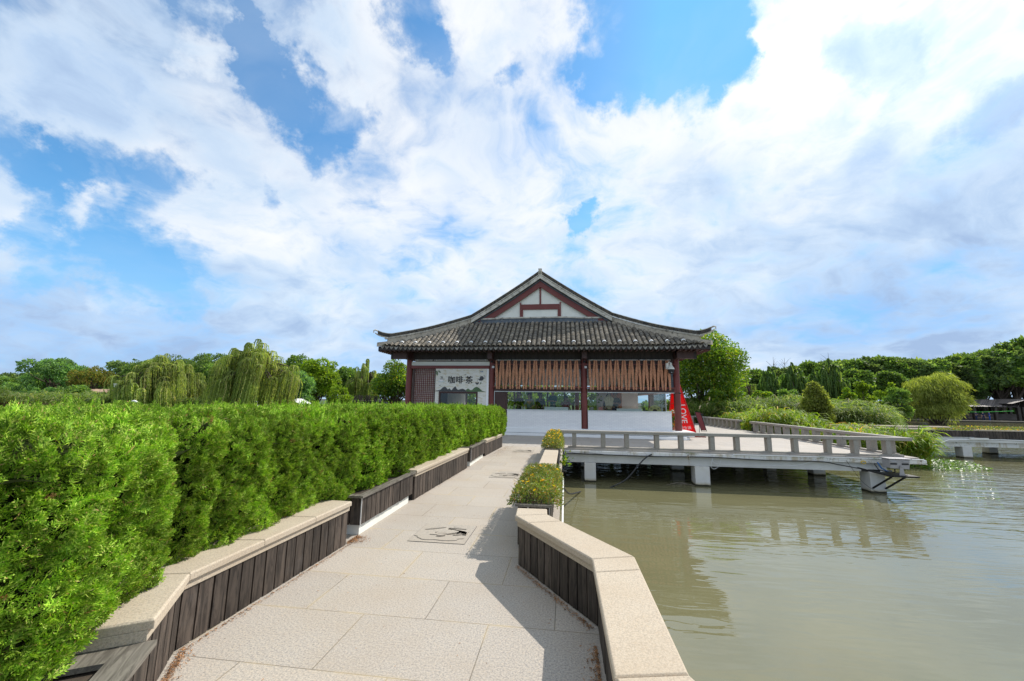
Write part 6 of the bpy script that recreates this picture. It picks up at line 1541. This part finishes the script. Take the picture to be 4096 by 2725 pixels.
# ================================================================ RIGHT SHORE : causeway, boathouse
cw = thing('causeway_bridge', 'white concrete causeway bridge on piers at the right edge, topped by dark planters', 'bridge', (20,24.1,0))
b = MB(); b.box(12.5,60,23.9,27.4,-.35,-.17) if False else b.prism([(12.9,23.9),(60,23.9),(60,27.2),(12.9,27.2)],-.26,-.14); M('deck', b, 'slab_white', cw)
b = MB(); b.box(13.2,60,24.02,24.4,-.50,-.262); b.box(13.2,60,26.7,27.0,-.50,-.262); M('beam', b, 'stained_fascia', cw)
for x in (14.6,17.9,20.55,24.0,27.6):
    for y0_ in (24.0,26.5):
        b = MB(); b.box(x-.21,x+.21,y0_,y0_+.45,-2.58,-.502); M('pier', b, 'pier_concrete', cw, bevel=.012)
def far_planter(label, x0, x1, y, stone, flowers, zb=-.14):
    t = thing('causeway_planter', label, 'planter', ((x0+x1)/2,y,zb), 0, 'dark planters on the causeway'); w = (x1-x0)/2
    pk = MB(); planks(pk,(-w,0),(w,0),.14 if not stone else .02,.45,w=.13,side=-1); pk.build('plank_cladding','dark_plank',t)
    b = MB(); b.box(-w+.02,w-.02,.03,.32,.0,.44); b.build('core_wall','black' if stone else 'slab_white',t)
    b = MB()
    if stone: b.box(-w,w,-.05,.34,.455,.52)
    else: b.box(-w,w,-.04,.0,.44,.455)
    b.build('stone_cap' if stone else 'rim_board','cap_stone' if stone else 'grey_plank',t)
    if flowers:
        n = int(w*900); P_ = np.stack([RNG.uniform(-w,w,n),RNG.uniform(0,.32,n),.46+np.abs(RNG.normal(size=n))*.05],-1); A = unit(RNG.normal(size=(n,3))+np.array([0,0,.6])); quads('plants',P_,A,unit(np.cross(A,randunit(n))),.055,.03,'leaf_portulaca',t)
        n = int(w*22); P_ = np.stack([RNG.uniform(-w,w,n),RNG.uniform(0,.3,n),.53+.03*RNG.uniform(size=n)],-1); A = unit(RNG.normal(size=(n,3))+np.array([0,0,.3])); tag(quads('blooms',P_,A,unit(np.cross(A,randunit(n))),.05,.05,'petal_yellow',t), kind='stuff')
far_planter('stone capped planter on the causeway just right of the reeds', 15.2,19.1,23.95,True,False)
far_planter('black timber flower box on the causeway, between two stone capped planters', 19.15,20.95,23.95,False,True)
far_planter('stone capped planter on the causeway running out of the right edge', 21.15,27.5,23.95,True,True)
far_planter('rear flower planter of the causeway behind the reeds', 13.5,18.5,26.9,True,True)
far_planter('rear flower planter of the causeway above the timber box', 18.6,22.3,26.9,True,False)
far_planter('rear flower planter of the causeway at the right edge', 22.4,28.5,26.9,False,True)
cable('white pipe along the causeway edge bending down toward the water', [(17.3,22.7,-.95),(19.6,23.82,-.16),(24.5,23.84,-.15),(28,23.84,-.16)], .025, 'pipe_white', n=2)
b = MB(); b.box(-.42,.42,-.03,.03,-.05,.05); o = b.build('tube_lamp','white_plastic',bevel=.01); o.location = (21.0,23.83,-.08); tag(o,'white tubular lamp fixed on the causeway edge under the planters','lamp')
# rear dark planter piece seen between the rails
far_planter('dark plank planter at the gap between the two right hand terrace rails', 10.75,12.2,25.0,True,False,zb=-.05)
far_planter('long low planter running behind the right terrace rail', 12.4,17.5,29.5,True,True,zb=-.2)
# boathouse
bh = thing('boathouse', 'long dark open boathouse with weathered plank roof on the far right shore', 'boathouse', (66,86,-.9))
def bx_(x,y,z,Y): p = at(x,y,Y); return p
e0 = at(3835,1625,84); e1 = at(4075,1628,84); r0_ = at(3855,1599,88); r1_ = at(4085,1598,88)
def loc(v): return Vector(v)-Vector((66,86,-.9))
ez_ = e0.z
b = MB(); N_ = 60
for i in range(N_):
    u0, u1 = i/N_, (i+.93)/N_; a = e0.lerp(e1,u0); c = e0.lerp(e1,u1); d = r0_.lerp(r1_,u1); e = r0_.lerp(r1_,u0); dz_ = Vector((0,0,RNG.uniform(-.03,.05)))
    q = [loc(k)+dz_ for k in (a,c,d,e)]; b.add(q+[k-Vector((0,0,.08)) for k in q], [(0,1,2,3),(7,6,5,4),(0,4,5,1),(1,5,6,2),(2,6,7,3),(3,7,4,0)])
wood('roof_plank',(.05,.042,.038),(.17,.14,.13),.6,.5,axis='Y'); b.build('roof','roof_plank',bh)
b = MB(); q0 = loc(r0_); q1 = loc(r1_); b.add([q0,q1,q1+Vector((0,5,-1.4)),q0+Vector((0,5,-1.4))],[(0,1,2,3)]); b.build('rear_roof','roof_plank',bh)
g0 = at(4075,1608,83); b = MB(); a = loc(at(4050,1615,83)); c = loc(at(4200,1635,83)); pk_ = loc(at(4120,1596,84))
b.add([a,pk_,c,a+Vector((0,6,0)),pk_+Vector((0,6,0)),c+Vector((0,6,0))],[(0,1,4,3),(1,2,5,4)]); b.build('side_roof','roof_plank',bh)
for px in (3860,3897,3982,4074,4094):
    p = at(px,1650,84.5); b = MB(); b.box(p.x-66-.22,p.x-66+.22,-1.7,-1.3,-.3,ez_+.9); b.build('post','dark_plank',bh)
for px in (3830,3900,3975,4050,4120):
    p = at(px,1650,90); b = MB(); b.box(p.x-66-.2,p.x-66+.2,4.2,4.6,-.3,ez_+.8); b.build('post','dark_plank',bh)
fz = at(3950,1684,84).z+.9
b = MB(); x0_ = at(3840,1680,84).x-66; x1_ = at(4200,1680,84).x-66; b.box(x0_,x1_,-3,5,fz-.35,fz); b.build('floor','dark_plank',bh)
b = MB(); b.box(x0_+.5,x1_,1.0,1.2,fz,fz+1.25); b.build('inner_screen','interior_dark',bh)
b = MB(); b.box(x0_+.8,x0_+6,-1.2,-1.0,fz+.5,fz+.62); b.box(x0_+.8,x0_+3,-1.2,-1.0,fz+1.0,fz+1.06); b.box(x0_+12,x0_+17,-1.4,-.4,fz+.1,fz+.25); b.build('stacked_timber','tan_thatch',bh)
b = MB(); 
for i in range(4): xx = x0_+14+i*1.6; b.tube([(xx,-1,fz),(xx,-1,fz+2)],.05,4)
b.tube([(x0_+14,-1,fz+1.9),(x0_+18.8,-1,fz+1.9)],.05,4); b.tube([(x0_+14,-1,fz+.1),(x0_+18.8,-1,fz+1.9)],.04,4); b.tube([(x0_+14,-1,fz+1.2),(x0_+18.8,-1,fz+1.2)],.05,4); b.build('scaffold','galvanised',bh)
pa = at(3850,1648,82.2); pb_ = at(4010,1646,82.2); pc = at(4055,1644,82.2)
b = MB(); c0_ = pa; b.tube([pa-c0_,(pa.lerp(pb_,.5)-c0_)+Vector((0,0,-.05)),pb_-c0_,pc-c0_],.05,4); o = b.build('green_ribbon','green_tape'); o.location = c0_; tag(o,'bright green ribbon stretched across the open boathouse front','ribbon')
for px, lb, mat2, rz_ in ((3957,'worker in bright blue overalls standing in the middle of the boathouse','cloth_blue',.8),(3932,'worker in dark blue clothes left of the bright blue one in the boathouse','cloth_navy',-.3),(3904,'worker in navy clothes behind the left boathouse post','cloth_navy',.2)):
    p = at(px,1660,83.5); person(lb,(p.x,83.5,fz-.9),rz_,mat2,'cloth_blue' if px == 3957 else mat2,'fold' if px != 3932 else 'stand',group='workers in the boathouse',scale=.98)
# shore lamp
def lamp(label, px, ytop, ybase, Y, arm=0, mat='black'):
    p = at(px,ytop,Y); q = at(px,ybase,Y); t = thing('street_lamp',label,'street lamp',(q.x,Y,q.z-.8),0,'lamp posts'); H_ = p.z-q.z+.8
    b = MB(); b.tube([(0,0,0),(.0,0,H_)],[.07,.05],8); b.build('pole',mat,t)
    b = MB()
    if arm: b.box(-.75,-.05,-.1,.1,H_-.05,H_+.02)
    else: b.lathe((0,0,H_),[(.03,-.02),(.28,0),(.30,.06),(.05,.14)],10)
    b.build('lamp_head','white_plastic' if arm else mat,t)
    if arm:
        b = MB(); b.lathe((-.55,0,H_-.35),[(.05,0),(.16,.08),(.16,.22),(.05,.3)],10); b.build('globe','white_plastic',t)
lamp('dark lamp post with a white head left of the broad willow',470,1536,1640,32,1)
lamp('lamp post with a flat round head under the trees of the far right shore',3610,1608,1648,66)
# ================================================================ LEFT SHORE : shelters, tents, bridge, fence, roofs
def shelter(label, px, Y, w):
    p = at(px,1570,Y); zt = at(px,1556,Y).z; ze = at(px,1568,Y).z; t = thing('thatched_shelter',label,'shelter',(p.x,Y,-.68),0,'thatched shelters on the left shore'); h = w/2
    b = MB(); ap = (0,0,zt+.68); c = [(-h,-h,ze+.68),(h,-h,ze+.68),(h,h,ze+.68),(-h,h,ze+.68)]; b.add([ap]+c+[(x,y,z-.12) for x,y,z in c],[(0,1,2),(0,2,3),(0,3,4),(0,4,1),(1,5,6,2),(2,6,7,3),(3,7,8,4),(4,8,5,1),(5,8,7,6)]); b.build('roof','tan_thatch',t)
    for sx in (-1,1):
        for sy in (-1,1): b = MB(); b.box(sx*h*.75-.1,sx*h*.75+.1,sy*h*.75-.1,sy*h*.75+.1,-.1,ze+.62); b.build('post','bark',t)
shelter('tan thatched shelter, left one near the orange brown tree',385,55,4.6); shelter('tan thatched shelter, middle one',412,55.5,3.6); shelter('tan thatched shelter, right one beside the lamp post',437,56,4.2)
def tent(label, px, y0_, y1_, wpx, Y, kind=0):
    a = at(px-wpx/2,y1_,Y); c = at(px+wpx/2,y1_,Y); top = at(px,y0_,Y).z; w = (c.x-a.x)/2; zb = -.66; t = thing('white_canopy',label,'tent',((a.x+c.x)/2,Y,zb),0,'white tents behind the hedge')
    b = MB(); n = 14; H_ = top-zb
    if kind == 0:   # arched shell
        for i in range(n):
            rows = []
            for k in (i,i+1):
                u = -1+2*k/n; z = H_*(1-.55*abs(u)**2.2); rows.append([(u*w,-1.2*(1-abs(u)*.3),z-.35),(u*w*.98,0,z),(u*w,1.6,z-.5)])
            b.add(rows[0]+rows[1],[(0,3,4,1),(1,4,5,2)])
        b.build('canopy','tent_white',t)
        for s in (-1,1): b = MB(); b.tube([(s*w,-1.1,H_*.42),(s*w*1.02,-1.2,0)],.05,6); b.build('post','galvanised',t)
    elif kind == 1:
        b.add([(-w,0,H_),(w,0,H_),(w*.85,-.6,.2),(-w*.62,-.6,.2),(-w,.12,H_),(w,.12,H_),(w*.85,-.48,.2),(-w*.62,-.48,.2)],[(3,2,1,0),(4,5,6,7),(0,1,5,4),(1,2,6,5),(2,3,7,6),(3,0,4,7)]); b.build('canvas_wall','tent_white',t); b = MB(); b.box(-w*1.25,-w*.95,-.2,3,0,H_*.98); b.build('side_wall','tan_thatch',t)
tent('white arched canopy right of the tallest willow',1195,1594,1625,108,42); tent('low white canopy under the right side of the tallest willow',1080,1600,1628,70,41); tent('small pale canopy hidden below the tallest willow',1020,1605,1628,40,41)
tent('white slanted canvas wall between the two big willows',826,1592,1625,112,39,1); tent('white canopy arch under the left willow',606,1592,1640,100,39.0); tent('white canvas tent under the middle of the broad willow',722,1592,1630,90,40.2)
b = MB()
for i in range(12):
    a0, a1 = math.pi*i/12, math.pi*(i+1)/12
    b.tube([(math.cos(a0)*.48,0,math.sin(a0)*1.15),(math.cos(a1)*.48,0,math.sin(a1)*1.15)],[.09]*2,8)
o = b.build('curved_sculpture','tent_white',smooth=True); p = at(530,1652,30); o.location = (p.x,30,p.z-.15); o.rotation_euler.z=.3; tag(o,'curved white arch sculpture just above the hedge, left of the tents','sculpture')
b = MB(); b.tube([(.28*math.cos(a),0,.28*math.sin(a)) for a in np.linspace(.5,5.4,16)],.075,8); o = b.build('life_ring','pink_plastic',smooth=True); p = at(507,1621,31); o.location = p; tag(o,'pink ring hanging on the red fence left of the white arch','ring')
p0 = at(860,1582,46); p1 = at(985,1582,46); b = MB(); b.add([(0,0,0),(p1.x-p0.x,0,0),(p1.x-p0.x,3,.5),(0,3,.5),(0,0,-.45),(p1.x-p0.x,0,-.35)],[(0,1,2,3),(4,5,1,0)]); o = b.build('orange_awning','orange_cloth'); o.location = p0; tag(o,'orange awning glimpsed through the tallest willow','awning')
# red fence
def fence(label, xa, xb, yt, yb, Y):
    a = at(xa,yb,Y); c = at(xb,yb,Y); h = at(xa,yt,Y).z-a.z; t = thing('red_fence',label,'fence',(a.x,Y,a.z-.4),0,'dark red wooden fences behind the hedge'); L_ = c.x-a.x; n = max(2,int(L_/1.6))
    for i in range(n+1): x = L_*i/n; b = MB(); b.box(x-.09,x+.09,-.09,.09,0,h+.5); b.build('fence_post','red_fence',t)
    b = MB()
    for z in (.45,.45+h*.5,.4+h*.9): b.box(0,L_,-.04,.04,z-.05,z+.05)
    b.box(0,L_,-.02,.02,.3,.4+h*.55); b.build('fence_rails','red_fence',t)
fence('dark red wooden fence behind the hedge at the far left',-40,210,1611,1632,31); fence('dark red wooden fence behind the hedge near the lamp post',370,560,1607,1630,33)
# arched footbridge
p0 = at(1392,1600,43); p1 = at(1640,1600,43); fb = thing('footbridge','dark red wooden arched footbridge left of the cafe','footbridge',(p0.x,43,0)); L_ = p1.x-p0.x
zd = [at(1392+(1640-1392)*u,y,43).z for u,y in ((0,1606),(.2,1602),(.45,1604),(.75,1615),(1,1632))]
def arch(u): return float(np.interp(u,[0,.2,.45,.75,1],zd))
hr = at(1440,1586,43).z-at(1440,1604,43).z
b = MB(); n = 24
for i in range(n):
    u0,u1 = i/n,(i+1)/n; b.add([(u0*L_,-1,arch(u0)-.55),(u1*L_,-1,arch(u1)-.55),(u1*L_,-1,arch(u1)),(u0*L_,-1,arch(u0)),(u0*L_,1.4,arch(u0)-.55),(u1*L_,1.4,arch(u1)-.55),(u1*L_,1.4,arch(u1)),(u0*L_,1.4,arch(u0))],[(0,1,2,3),(7,6,5,4),(3,2,6,7),(1,0,4,5)])
b.box(0,.5,-1,1.4,-1.2,arch(0)); b.box(L_*.48,L_*.56,-1,1.4,-1.2,arch(.5)); b.build('arch','dark_plank',fb)
for y in (-.95,1.35):
    b = MB()
    for i in range(n):
        u0,u1 = i/n,(i+1)/n
        for f in (.35,.7,1.0): b.tube([(u0*L_,y,arch(u0)+hr*f),(u1*L_,y,arch(u1)+hr*f)],.035,4)
        if i%2 == 0: b.tube([(u0*L_,y,arch(u0)),(u1*L_,y,arch(u1)+hr)],.025,4)
    b.build('handrail','dark_plank',fb)
    for i in range(0,n+1,3): u = i/n; b = MB(); b.box(u*L_-.07,u*L_+.07,y-.07,y+.07,arch(u)-.1,arch(u)+hr+.12); b.build('rail_post','dark_plank',fb)
# distant houses far left
for i, (px, yt, w, lb) in enumerate([(28,1530,70,'grey roofed white house at the far left edge'),(190,1534,26,'small white gabled house glimpsed under the lone bluish tree'),(70,1572,60,'low white wall building at the far left behind the bushes')]):
    Y = 120; p = at(px,1590,Y); zt = at(px,yt,Y).z; a = at(px-w/2,1590,Y).x; c = at(px+w/2,1590,Y).x; t = thing('distant_house',lb,'house',((a+c)/2,Y,-.7),0,'distant houses on the left'); h = (c-a)/2; H_ = zt+.7
    b = MB(); b.box(-h,h,-3,3,0,H_*.66); b.build('wall','far_white',t); b = MB(); b.add([(-h-.5,-3.6,H_*.62),(h+.5,-3.6,H_*.62),(h+.3,0,H_),(-h-.3,0,H_),(-h-.5,3.6,H_*.62),(h+.5,3.6,H_*.62)],[(0,1,2,3),(3,2,5,4),(0,3,4),(1,5,2)]); b.build('roof','grey_tile_far',t)
    b = MB(); b.box(-h*.2,h*.2,-3.02,-3.0,.2,H_*.4); b.build('window','interior_dark',t)
